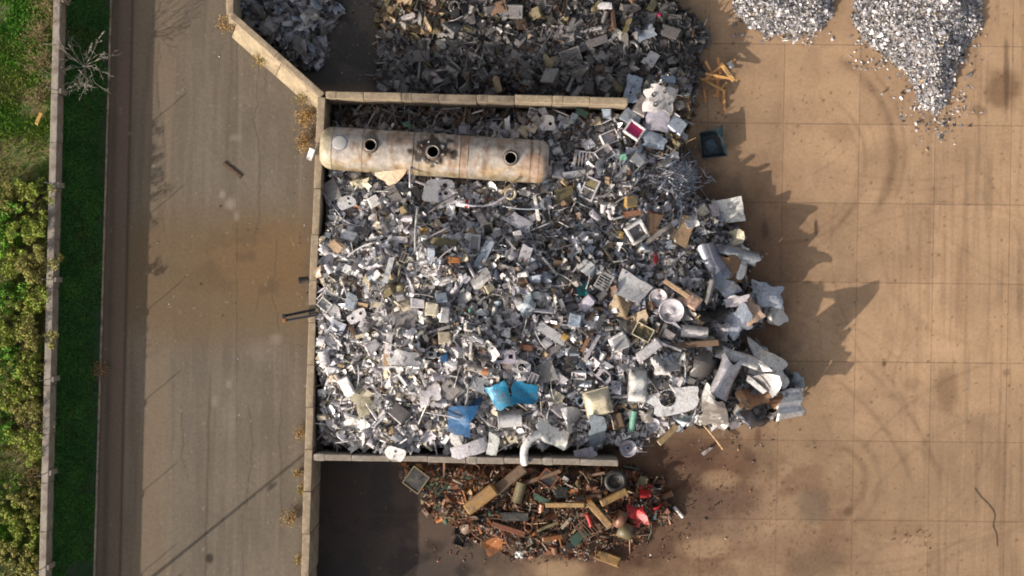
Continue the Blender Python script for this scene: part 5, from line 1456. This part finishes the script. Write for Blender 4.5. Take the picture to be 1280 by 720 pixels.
def col_up(px, py):
    if py < 40 and RNG.uniform() < .9: return pick(['dark', 'black', 'brown', 'olive', 'steel'], [5, 3, 3, 1.4, 1])  # top rows picked dark, standing in for shade
    if px < 560 and py < 50 and RNG.uniform() < .5: return pick(['tan', 'olive', 'grey', 'brown'], [2, 2, 2, 2])
    return pick(['dark', 'steel', 'grey', 'brown', 'black', 'olive', 'pale', 'lav'], [7, 5.5, 2.2, 1.4, 1.4, .6, .1, .2])
def col_lf(px, py): return pick(['lav', 'grey', 'steel', 'blue', 'pale', 'dark'], [4, 3, 2, 2, 1.5, 1.5])
def col_ru(px, py): return pick(['brown', 'rust', 'olive', 'green', 'black', 'orange', 'steel', 'tan', 'red', 'copper'], [7, 5, 1.2, .6, 5, 1.0, .7, .3, .1, .4])

VARS = {}
def variants(kind):
    if kind in VARS: return VARS[kind]
    spec = dict(
        bent_sheet=('sheet', 1, .72, dict(k=3, amp=.24, curl=1.8, corner=.12, rag=.2), 20), crumpled_sheet=('crump', 1, .8, dict(k=8, amp=.42, curl=.9, rag=.3), 22),
        metal_casing=('box', 1, .72, dict(t=.5), 10), metal_bar=('bar', 1, .12, {}, 5), metal_rod=('rod', 1.3, .055, dict(bend=.05), 6), flat_plate=('flat', 1, .7, dict(t=.03), 8),
        hole_plate=('plate', 1, .7, dict(holes=[(-.2, 0, .13, 'c'), (.2, .05, .11, 'c')], t=.12), 4), metal_rack=('frame', 1, .75, dict(q=.08, cp='dark'), 4),
        metal_can=('cyl', 1, .62, {}, 5), metal_tray=('tray', 1, .75, dict(t=.3, wall=.06), 4), metal_ring=('ring', 1, 1, {}, 3), metal_pipe=('pipe', 1, .3, {}, 4))[kind]
    out = []
    for i in range(spec[4]):
        e = dict(spec[3])
        if kind == 'metal_rod': e['bend'] = RNG.uniform(-.12, .12)
        if kind == 'hole_plate' and i % 2: e['holes'] = [(0, 0, .22, 'c'), (.33, .25, .06, 'c')]
        if kind == 'metal_rack' and i % 2: e.update(panes=2, cp2='steel')
        mb, parts = make(spec[0], spec[1], spec[2], e)
        out.append((mb.mesh(kind), [(pn, pm.mesh(pn), pl_, pc) for pn, pm, pl_, pc in parts]))
    for me, ps in out:
        for m in [me] + [p[1] for p in ps]: m.materials.append(M['scrap'])
    VARS[kind] = out
    return out

KWORD = dict(bent_sheet='bent sheet', crumpled_sheet='crumpled sheet', metal_casing='boxy casing', metal_bar='straight bar', metal_rod='thin rod', flat_plate='flat plate', hole_plate='plate with holes',
             metal_rack='open rack', metal_can='round can', metal_tray='shallow tray', metal_ring='thick ring', metal_pipe='open pipe')
SCAT = []
def scatter(region, n, dmin, kinds, wts, colf, smin, smax, H, hmin=.25, dz=(.02, .22), tries=60, test=None):
    x0, y0, x1, y1 = region; made = 0
    for _ in range(n * tries):
        if made >= n: break
        px, py = RNG.uniform(x0, x1), RNG.uniform(y0, y1)
        if test and not test(px, py): continue
        x, y, z = on_heap(px, py)
        if float(hz(x, y, H)) < hmin: continue
        if any((px - a) ** 2 + (py - b) ** 2 < max(dmin, c + 5) ** 2 for a, b, c in TAKEN): continue
        kind = pick(kinds, wts); s = RNG.uniform(smin, smax) * (RNG.uniform(.8, 1.5) if RNG.uniform() < .15 else 1)
        if kind in ('metal_rod', 'metal_bar'): s *= RNG.uniform(1.1, 2.0)
        if kind in ('metal_can', 'metal_pipe', 'metal_ring', 'hole_plate'): s *= .8
        c = colf(px, py); vs = variants(kind); me, ps = vs[int(RNG.integers(len(vs)))]
        root = bpy.data.objects.new(kind, me); COL.objects.link(root)
        root.location = (x, y, z + RNG.uniform(*dz)); tl = .18 if kind in ('metal_rod', 'metal_bar') else .34
        root.rotation_euler = (RNG.normal(0, tl), RNG.normal(0, tl), RNG.uniform(0, 6.28))
        thin = RNG.uniform(.8, 1.3); root.scale = (s, s * RNG.uniform(.7, 1.25), s * thin)
        cc = jit(CO[c], .14); root.color = cc
        for pn, pm, pl_, pc in ps:
            q = bpy.data.objects.new(pn, pm); COL.objects.link(q); q.parent = root; q.location = pl_; q.color = jit(CO[pc], .1) if pc else jit(cc, .06)
        qx, qy = to_px(x, y, z)
        SCAT.append([root, kind, c, qx, qy, s]); TAKEN.append((px, py, s * PX * .28)); HERO.append((x, y, s * .5, s * .3, z)); made += 1
    return made

# a few more places to name
LAND += [('the lower left wall corner', 400, 562), ('the divider wall end', 785, 126), ('the strip tangle', 845, 222), ('the loose planks', 897, 100)]
KM = ['bent_sheet', 'crumpled_sheet', 'metal_casing', 'metal_bar', 'metal_rod', 'flat_plate', 'hole_plate', 'metal_rack', 'metal_can', 'metal_tray', 'metal_ring', 'metal_pipe']
n1 = scatter((396, 205, 985, 568), 500, 9.0, KM, [6, 7.5, 1.5, 1.8, 2.6, 1.0, 1.3, .5, 1.2, .6, .25, .7], col_main, .30, .70, H_MAIN)
nl = scatter((440, 215, 900, 540), 60, 12, ['metal_rod', 'metal_bar'], [3, 1], col_main, .45, .8, H_MAIN, .5, (.12, .3))
nb = scatter((425, 230, 960, 550), 85, 13.5, ['bent_sheet', 'crumpled_sheet', 'flat_plate'], [5, 6, .6], col_main, .62, 1.1, H_MAIN, .8, (.1, .35))
n0 = scatter((868, 290, 1000, 540), 34, 12, ['crumpled_sheet'], [1], lambda a, b: pick(['chrome', 'slate', 'lav', 'dark', 'copper', 'pale'], [5, 3, 1.2, 2, .8, 1.5]), .8, 1.4, H_MAIN, .3, (.05, .25))
n2 = scatter((640, 110, 880, 215), 62, 9.5, KM, [4, 4, 4, 2, 2, 2, 1, .8, 1, 1, .2, .6], col_main, .34, .66, H_MAIN)
n3 = scatter((405, 132, 640, 160), 34, 8, KM, [3, 4, 2, 3, 4, 1, 1, .5, 1, .5, .2, 1], col_main, .3, .55, H_MAIN)
n4 = scatter((472, -30, 872, 112), 200, 10.5, KM, [7, 7, 2.0, 1.8, 2.5, 1.4, .6, .9, .7, .5, .6, .6], col_up, .42, .95, H_UP)
n5 = scatter((302, -30, 425, 80), 62, 9, ['bent_sheet', 'crumpled_sheet', 'flat_plate'], [5, 6, 2], col_lf, .45, .95, H_LF, .1)
n6 = scatter((505, 582, 835, 695), 150, 8.5, KM, [3, 3.4, 1.3, 4, 4, .8, .6, 1, .9, .5, 1.1, 1.6], col_ru, .28, .6, H_RU, .08)
print('scattered', n1, n2, n3, n4, n5, n6)

# ---------------------------------------------------------------- labels that single each piece out
SECT = ['right of', 'above and right of', 'above', 'above and left of', 'left of', 'below and left of', 'below', 'below and right of']
ORD = ['nearest', 'second nearest', 'third nearest', 'fourth nearest', 'fifth nearest', 'sixth nearest']
def sector(dx, dy): return int(round(math.degrees(math.atan2(-dy, dx)) / 45.0)) % 8
def label_scatter():
    by = {}
    for i, s in enumerate(SCAT): by.setdefault((s[1], s[2]), []).append(i)
    used = set()
    for (kind, c), ids in by.items():
        rank = {}
        for li, (ph, lx, ly) in enumerate(LAND):
            bins = {}
            for i in ids:
                dx, dy = SCAT[i][3] - lx, SCAT[i][4] - ly
                bins.setdefault(sector(dx, dy), []).append((math.hypot(dx, dy), i))
            for sc, L in bins.items():
                for r_, (d, i) in enumerate(sorted(L)): rank.setdefault(i, []).append((r_ * 60 + d, r_, d, li, sc))
        for i in ids:
            what = f'{CNAME[c]} {KWORD[kind]}'
            ok_ = [q for q in sorted(rank[i]) if q[1] < 6 and len(f'{ORD[min(q[1], 5)]} {what} {SECT[q[4]]} {LAND[q[3]][0]}'.replace('-', '').split()) <= 13]
            best = (ok_ or sorted(rank[i]))[0]; r_, li, sc = best[1], best[3], best[4]
            if len(ids) == 1: lab = f'only {what} of its kind, {SECT[sc]} {LAND[li][0]}'
            elif r_ == 0: lab = f'nearest {what} {SECT[sc]} {LAND[li][0]}'
            else: lab = f'{ORD[min(r_, 5)]} {what} {SECT[sc]} {LAND[li][0]}'
            o = SCAT[i][0]
            grp = 'scrap pieces on the silver heap' if SCAT[i][0].location.y < 9.4 and SCAT[i][4] < 578 else ('scrap pieces on the rusty heap' if SCAT[i][4] > 578 else ('sheets on the small corner heap' if SCAT[i][3] < 430 else 'scrap pieces on the dark upper heap'))
            tag(o, lab, KWORD[kind].split()[-1] if kind != 'hole_plate' else 'plate', grp)
label_scatter()

# ================================================================ the crumbs nobody could count
def rot_mats(n, tilt):
    """random turns about z with a random lean"""
    a = RNG.uniform(0, 2 * math.pi, n); ax = RNG.uniform(0, 2 * math.pi, n); th = np.clip(np.abs(RNG.normal(0, tilt, n)), 0, 1.5)
    ca, sa = np.cos(a), np.sin(a)
    Z = np.zeros(n); O = np.ones(n)
    Rz = np.stack([ca, -sa, Z, sa, ca, Z, Z, Z, O], 1).reshape(n, 3, 3)
    kx, ky = np.cos(ax), np.sin(ax); c, s = np.cos(th), np.sin(th); v = 1 - c
    Rt = np.stack([c + kx * kx * v, kx * ky * v, ky * s, kx * ky * v, c + ky * ky * v, -kx * s, -ky * s, kx * s, c], 1).reshape(n, 3, 3)
    return Rt @ Rz

def proto_bits():
    P = []
    for i in range(4):                                   # bent flakes
        b = RNG.uniform(-.5, .5); V = np.array([(-.5, -.35, b * .4), (0, -.35 + RNG.normal(0, .08), 0), (.5, -.35, b * .3), (-.5 + RNG.normal(0, .1), .35, b * .4), (0, .35, 0), (.5 + RNG.normal(0, .12), .35, b * .3)])
        P.append((V, np.array([(0, 1, 4, 3), (1, 2, 5, 4)]), 'flake'))
    for i in range(5):                                   # crumpled flakes
        V, F = sheet(1, .8, 3, 3, .03, creases(4, .5), .15); P.append((V[:16], np.array([f for f in F if max(f) < 16 and len(f) == 4]), 'crump'))
    for i in range(3):
        V, F = box(1, RNG.uniform(.5, .9), RNG.uniform(.3, .6), .06); P.append((V, np.array(F), 'box'))
    for i in range(2):
        V, F = box(2.0, .11, .09, .02); P.append((V, np.array(F), 'stick'))
    V, F = box(2.6, .06, .05, .01); P.append((V, np.array(F), 'stick'))
    a = np.linspace(0, math.pi, 6); V = np.concatenate([np.stack([np.full(6, x), .35 * np.cos(a), .35 * np.sin(a)], 1) for x in (-.5, .5)])
    P.append((V, np.array([(k, k + 1, 6 + k + 1, 6 + k) for k in range(5)]), 'tube'))
    V, F = tube(.32, .9, 8, .06); P.append((V, np.array(F), 'tube'))
    V = np.array([(-.6, -.3, .3), (.6, -.3, .3), (-.6, -.3, 0), (.6, -.3, 0), (-.6, .3, 0), (.6, .3, 0), (-.6, .3, .3), (.6, .3, .3)]); P.append((V, np.array([(0, 1, 3, 2), (2, 3, 5, 4), (4, 5, 7, 6)]), 'channel'))
    for rad in (.4, .7, 1.2):                            # curled strips and bent wires
        V, F = sheet(2.2, .16, 7, 1, .02, curl(rad, 0)); P.append((V[:16], np.array([f for f in F if max(f) < 16]), 'strip'))
    V, F = sweep(smooth_path([(-1.3, 0, 0), (-.4, .5, .1), (.4, -.3, .2), (1.3, .2, 0)], 3), .035, 4); F = [f for f in F if len(f) == 4]
    P.append((V, np.array(F), 'wire'))
    return P
PB = proto_bits()

def bits(name, label, cat, pts, size, cols, wts, tilt, mat, dip=.3):
    """one mesh of loose bits at pts (n,3)"""
    n = len(pts); idx = RNG.choice(len(PB), n, p=np.array(wts) / np.sum(wts))
    Rm = rot_mats(n, tilt); VV = []; FF = []; CC = []; off = 0
    for k, (V, F, _) in enumerate(PB):
        s = np.where(idx == k)[0]
        if not len(s): continue
        sc = size[s][:, None, None] * RNG.uniform(.6, 1.5, (len(s), 1, 3))
        Q = np.einsum('nij,nkj->nki', Rm[s], V[None] * sc) + pts[s][:, None, :]
        m = len(V); VV.append(Q.reshape(-1, 3)); FF.extend((F[None] + (off + np.arange(len(s)) * m)[:, None, None]).reshape(-1, F.shape[1]).tolist())
        CC.append(np.repeat(cols[s], m, axis=0)); off += len(s) * m
    me = bpy.data.meshes.new(name); me.from_pydata(np.concatenate(VV).tolist(), [], FF); set_col(me, np.concatenate(CC)); me.update()
    o = put(name, me, mat); tag(o, label, cat, kind='stuff'); return o

def palette(n, names, wts, k=.2):
    w = np.array(wts, float); i = RNG.choice(len(names), n, p=w / w.sum())
    c = np.array([CO[q] for q in names])[i]; c = c.copy(); c[:, :3] *= RNG.normal(1, k, (n, 1)).clip(.4, 1.6); return np.clip(c, .01, .95)

HA = np.array(HERO)
def settle(x, y, z):
    """keep the crumbs under the big pieces"""
    for hx, hy, r1, r2, hz_ in HA:
        m = (np.abs(x - hx) < r1) & (np.abs(y - hy) < r1)
        if m.any():
            d = np.hypot(x[m] - hx, y[m] - hy); z[m] = np.where(d < r2 * 1.25, np.minimum(z[m], hz_ - .16), z[m])
    return z

def sample(H, n, box_, hmin=.03):
    x0, y0, x1, y1 = box_
    px = RNG.uniform(x0, x1, n); py = RNG.uniform(y0, y1, n); x = (px - 640) / PX; y = (360 - py) / PX
    ok = hz(x, y, H) > hmin
    return x[ok], y[ok]

WB_ = [3, 3, 3, 3, 3.4, 3.4, 3.4, 3.4, 3.4, .8, .8, .8, 2.2, 2.2, 2.0, 1.2, 1.0, 1.3, 1.8, 1.8, 1.8, 1.6]
x, y = sample(H_MAIN, 44000, (396, 95, 1000, 590)); z = hz(x, y, H_MAIN) + RNG.uniform(-.30, .14, len(x))
z = settle(x, y, z)
P = x * PX + 640; Q = 360 - y * PX
inner = 419 + (Q - 137) * (402 - 419) / (555 - 137)
ok_ = ((P > inner + 7) & (Q < 549) & ((Q > 145 + .018 * (P - 419)) | (P > 800))) | (z > 2.55)      # nothing pokes through the walls
ok_ |= P > 785
x, y, z, P, Q = x[ok_], y[ok_], z[ok_], P[ok_], Q[ok_]
bright = np.array([tone_main(a, b) for a, b in zip(P, Q)])
ca = palette(len(x), ['silver', 'pale', 'white', 'cream', 'grey', 'steel', 'brown', 'dark', 'tan'], [5.5, 5, 5.5, 2.2, 1.4, .9, .7, .8, .5])
cb = palette(len(x), ['silver', 'pale', 'white', 'grey', 'steel', 'brown', 'dark', 'tan', 'lav', 'blue', 'olive', 'black', 'rust'], [2.4, 3.6, 1.4, 4, 3.4, 1.3, 1.9, .6, 2, 1.4, .4, .7, .3])
u = (RNG.uniform(0, 1, len(x)) < bright)[:, None]; cols = np.where(u, ca, cb)  # sunlit and shaded sides of the heap go into the colours
low = (Q < 160) & (P < 690); cols[low] = palette(int(low.sum()), ['brown', 'dark', 'steel', 'black', 'pale'], [4, 4, 2, 3, .8])  # dark colours paint the shade of the strip above the tank
br = (np.hypot((P - 838) / 32, (Q - 192) / 26) < 1) | (np.hypot((P - 850) / 20, (Q - 150) / 30) < 1); cols[br] = palette(int(br.sum()), ['brown', 'olive', 'tan', 'dark'], [3, 2, 1.4, 2])
edge_ = (P > 872) & (Q > 285); cols[edge_, :3] *= .55  # edge fragments darkened as painted shade between the lumps
sz = RNG.uniform(.14, .42, len(x)) * np.where(RNG.uniform(0, 1, len(x)) < .12, 1.35, 1)
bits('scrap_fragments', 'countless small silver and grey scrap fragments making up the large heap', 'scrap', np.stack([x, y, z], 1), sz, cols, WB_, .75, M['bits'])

x, y = sample(H_UP, 18000, (466, -110, 885, 118)); z = settle(x, y, hz(x, y, H_UP) + RNG.uniform(-.1, .12, len(x)))
cols = palette(len(x), ['dark', 'steel', 'grey', 'brown', 'black', 'olive'], [8, 4.5, 1.0, 1.0, 2.0, .3])
hi = 360 - y * PX < 34; cols[hi, :3] *= .62  # top rows darkened in colour in place of shade
lt = (x * PX + 640 < 560) & (360 - y * PX < 45); cols[lt] = palette(int(lt.sum()), ['tan', 'olive', 'grey', 'brown'], [1.2, 2, 2, 3])
bits('scrap_fragments', 'countless dark grey scrap fragments of the upper heap', 'scrap', np.stack([x, y, z], 1), RNG.uniform(.22, .68, len(x)), cols, WB_, .55, M['bits'])
x, y = sample(H_LF, 4200, (306, -110, 430, 90)); k_ = (360 - y * PX) < 38 + (x * PX + 640 - 318) * .86; x, y = x[k_], y[k_]; z = settle(x, y, hz(x, y, H_LF) + RNG.uniform(-.1, .1, len(x)))
bits('scrap_fragments', 'countless grey sheet scraps of the small corner heap', 'scrap', np.stack([x, y, z], 1), RNG.uniform(.16, .5, len(x)), palette(len(x), ['lav', 'steel', 'dark', 'grey', 'blue'], [3, 3, 3, 2, 1]), [4] * 4 + [4] * 5 + [.3] * 3 + [.4] * 3 + [.3] * 3 + [.5] * 4, .6, M['bits'])
x, y = sample(H_RU, 20000, (500, 575, 845, 705), .015); z = settle(x, y, hz(x, y, H_RU) + RNG.uniform(-.08, .08, len(x)))
P = x * PX + 640; Q = 360 - y * PX
cols = palette(len(x), ['brown', 'rust', 'black', 'olive', 'orange', 'steel', 'green', 'tan', 'copper'], [6, 6.5, 4, .8, 2.0, .7, .5, .3, .8], .3)
cols[:, :3] *= 1.05
sz = np.where(Q > 655, RNG.uniform(.06, .17, len(x)), RNG.uniform(.12, .40, len(x)))
bits('scrap_fragments', 'countless rusty iron fragments of the lower heap', 'scrap', np.stack([x, y, z], 1), sz, cols, [2, 2, 2, 2, 2.5, 2.5, 2.5, 2.5, 2.5, .4, .4, .4, 4, 4, 4, 1.6, 1.4, 2.4, 3, 3, 3, 4], .75, M['bits'])

# strewn crumbs on the bare floors
def strew(name, label, spots, cols, wts, smin, smax):
    X = []; 
    for (px, py, rx, ry, n) in spots:
        a = RNG.normal(0, .5, (n, 2)) * (rx, ry) + (px, py); X.append(a)
    X = np.concatenate(X); x = (X[:, 0] - 640) / PX; y = (360 - X[:, 1]) / PX
    h = hz(x, y); ok = (h < .25)
    x, y, h = x[ok], y[ok], h[ok]
    bits(name, label, 'scrap', np.stack([x, y, h + .03], 1), RNG.uniform(smin, smax, len(x)), palette(len(x), cols, wts, .3), WB_, .35, M['bits'])
strew('scrap_crumbs', 'strewn rusty crumbs on the stained floor around the rusty heap', [(700, 696, 140, 10, 120), (836, 650, 26, 46, 110), (880, 600, 90, 50, 110), (560, 690, 60, 30, 30), (450, 640, 60, 100, 34), (1140, 672, 40, 12, 40)], ['brown', 'rust', 'black', 'pale', 'orange'], [6, 5, 3, .3, .6], .035, .10)
strew('scrap_crumbs', 'few scattered bits of grit and scrap on the road', [(270, 300, 120, 600, 110), (375, 380, 14, 260, 60)], ['pale', 'brown', 'dark', 'tan'], [2, 3, 2, 2], .025, .07)
strew('scrap_crumbs', 'strewn pale crumbs on the yard beside the silver heap', [(885, 240, 20, 90, 90), (885, 150, 20, 60, 70), (960, 340, 30, 60, 40), (930, 555, 60, 20, 60), (440, 60, 40, 40, 90), (450, 20, 34, 30, 70)], ['pale', 'brown', 'steel', 'dark', 'tan'], [1, 4, 2, 2, 1.5], .03, .09)

# shredded metal heaps
def chips(H, box_, n, label, spill):
    x, y = sample(H, n, box_, .01); z = hz(x, y, H) + RNG.uniform(-.05, .07, len(x))
    for (px, py, rx, ry, m) in spill:
        a = RNG.normal(0, .5, (m, 2)) * (rx, ry) + (px, py); xs, ys = (a[:, 0] - 640) / PX, (360 - a[:, 1]) / PX
        x = np.concatenate([x, xs]); y = np.concatenate([y, ys]); z = np.concatenate([z, hz(xs, ys, H) + .03])
    cols = palette(len(x), ['silver', 'pale', 'white', 'grey', 'lav', 'steel', 'dark', 'tan'], [4, 4.5, 2.4, 3.4, 2.6, 2.4, 2.2, 1.0])
    cols[:, :3] *= (.92 + .4 * fbm(x * 1.4, y * 1.4, 95, 3))[:, None]
    sz = RNG.uniform(.05, .13, len(x)) * np.where(RNG.uniform(0, 1, len(x)) < .12, 1.9, 1)
    bits('shredded_metal', label, 'metal', np.stack([x, y, z], 1), sz, cols, [3] * 4 + [4] * 5 + [.5] * 3 + [.6, .6, .4, .6, .2, .3] + [.7] * 4, .7, M['bits'])
chips(H_C1, (910, -62, 1050, 46), 8500, 'left heap of shredded pale metal flakes at the top of the yard', [(980, 46, 60, 6, 90), (1010, 52, 10, 5, 12), (918, 10, 8, 40, 30)])
chips(H_C2, (1060, -62, 1234, 142), 20000, 'larger heap of shredded pale metal flakes at the upper far side', [(1140, 80, 70, 10, 140), (1220, 45, 10, 40, 30), (1075, 50, 10, 30, 30)])
chips(H_C3, (1140, 76, 1192, 144), 2600, 'thin tail of shredded metal flakes trailing down from the larger heap', [(1166, 115, 44, 60, 420), (1195, 140, 20, 14, 16)])

# tangle of strips
n = 620
a = RNG.normal(0, .42, (n, 2)) * (30, 27) + (846, 222); x = (a[:, 0] - 640) / PX; y = (360 - a[:, 1]) / PX
z = hz(x, y) + RNG.uniform(.05, .5, n)
save = PB; PB = [(V, F, k) for V, F, k in save if k == 'stick']
sV, sF = sheet(2.2, .16, 6, 1, .02, curl(.9, 0)); PB.append((sV[:14], np.array([f for f in sF if max(f) < 14]), 'strip'))
bits('strip_tangle', 'tangle of thin blue-grey metal strips at the edge of the heap', 'strips', np.stack([x, y, z], 1), RNG.uniform(.16, .36, n), palette(n, ['blue', 'lav', 'pale', 'steel'], [4, 4, 2, 1]), [1, 1, 1, 4], .4, M['bits'])
n = 150
a = RNG.normal(0, .5, (n, 2)) * (120, 14) + (520, 143); x = (a[:, 0] - 640) / PX; y = (360 - a[:, 1]) / PX; ok = (x > -9.0); x, y = x[ok], y[ok]; n = len(x)
bits('wire_scrap', 'tangled wires and thin rods in the dark gap above the tank', 'wire', np.stack([x, y, hz(x, y) + RNG.uniform(.05, .4, n)], 1), RNG.uniform(.25, .6, n), palette(n, ['brown', 'steel', 'dark', 'pale'], [3, 3, 2, .7]), [1, 1, 2, 2], .35, M['bits'])
PB = save

# body of the heaps below the crumbs, darkened to stand for shaded gaps
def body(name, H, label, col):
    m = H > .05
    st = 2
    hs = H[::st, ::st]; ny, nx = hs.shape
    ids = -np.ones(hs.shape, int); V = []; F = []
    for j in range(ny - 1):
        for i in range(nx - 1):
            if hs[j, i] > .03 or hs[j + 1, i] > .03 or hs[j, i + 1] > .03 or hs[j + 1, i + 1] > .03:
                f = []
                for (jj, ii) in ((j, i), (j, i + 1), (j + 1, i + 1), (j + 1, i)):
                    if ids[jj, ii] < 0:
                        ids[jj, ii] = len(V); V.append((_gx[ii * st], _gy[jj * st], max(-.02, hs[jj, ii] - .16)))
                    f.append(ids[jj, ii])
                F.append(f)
    o = put(name, MB().add(V, F, smooth=True), mat_plain(name + '_gap_tone', col, 0, .95, .4, 3)); tag(o, label, 'scrap', kind='stuff')
body('heap_underlay', H_MAIN, 'dark underlay painted as shade in the gaps of the silver heap', (.10, .088, .082))
body('heap_underlay', H_UP, 'black underlay painted as shade in the gaps of the upper heap', (.03, .027, .026))
body('heap_underlay', H_LF, 'dark underlay painted as shade in the gaps of the small corner heap', (.04, .038, .04))
body('heap_underlay', H_RU, 'dark brown underlay painted as shade in the gaps of the rusty heap', (.045, .026, .018))
body('heap_underlay', np.maximum.reduce([H_C1, H_C2, H_C3]), 'grey dust showing in the gaps of the shredded metal heaps', (.25, .23, .22))
# ================================================================ light, sky, camera
world = bpy.data.worlds.new('World'); scene.world = world; world.use_nodes = True
t = world.node_tree; t.nodes.clear()
sky = t.nodes.new('ShaderNodeTexSky'); sky.sky_type = 'NISHITA'; sky.sun_disc = False
sky.sun_elevation = SUN_EL; sky.sun_rotation = math.atan2(-SUN_DIR[0], -SUN_DIR[1]) % (2 * math.pi)
sky.air_density = 1.0; sky.dust_density = 4.0; sky.ozone_density = 1.0
hs = t.nodes.new('ShaderNodeHueSaturation'); hs.inputs['Saturation'].default_value = .42   # thin high haze
bg = t.nodes.new('ShaderNodeBackground'); bg.inputs[1].default_value = .11
out = t.nodes.new('ShaderNodeOutputWorld'); t.links.new(sky.outputs[0], hs.inputs['Color']); t.links.new(hs.outputs[0], bg.inputs[0]); t.links.new(bg.outputs[0], out.inputs[0])
L = bpy.data.lights.new('sun', 'SUN'); L.energy = 3.6; L.angle = R(.55); L.color = (1, .90, .78)
so = bpy.data.objects.new('sun', L); COL.objects.link(so)
d = Vector((SUN_DIR[0] * math.cos(SUN_EL), SUN_DIR[1] * math.cos(SUN_EL), -math.sin(SUN_EL)))
so.rotation_euler = d.to_track_quat('-Z', 'Y').to_euler(); so.location = (-40, -40, 40)

cam = bpy.data.cameras.new('camera'); cam.sensor_width = 36; cam.angle = 2 * math.atan(25.6 / HC); cam.clip_end = 2000; cam.clip_start = 1
co = bpy.data.objects.new('camera', cam); COL.objects.link(co); co.location = (0, 0, HC); co.rotation_euler = (0, 0, 0)
scene.camera = co
vs = scene.view_settings; vs.view_transform = 'Standard'; vs.look = 'None'; vs.gamma = 1; vs.use_curve_mapping = False; vs.exposure = 0.64
scene.cycles.use_denoising = True
scene.cycles.max_bounces = 6; scene.cycles.diffuse_bounces = 3; scene.cycles.glossy_bounces = 3
scene.cycles.filter_width = 1.9
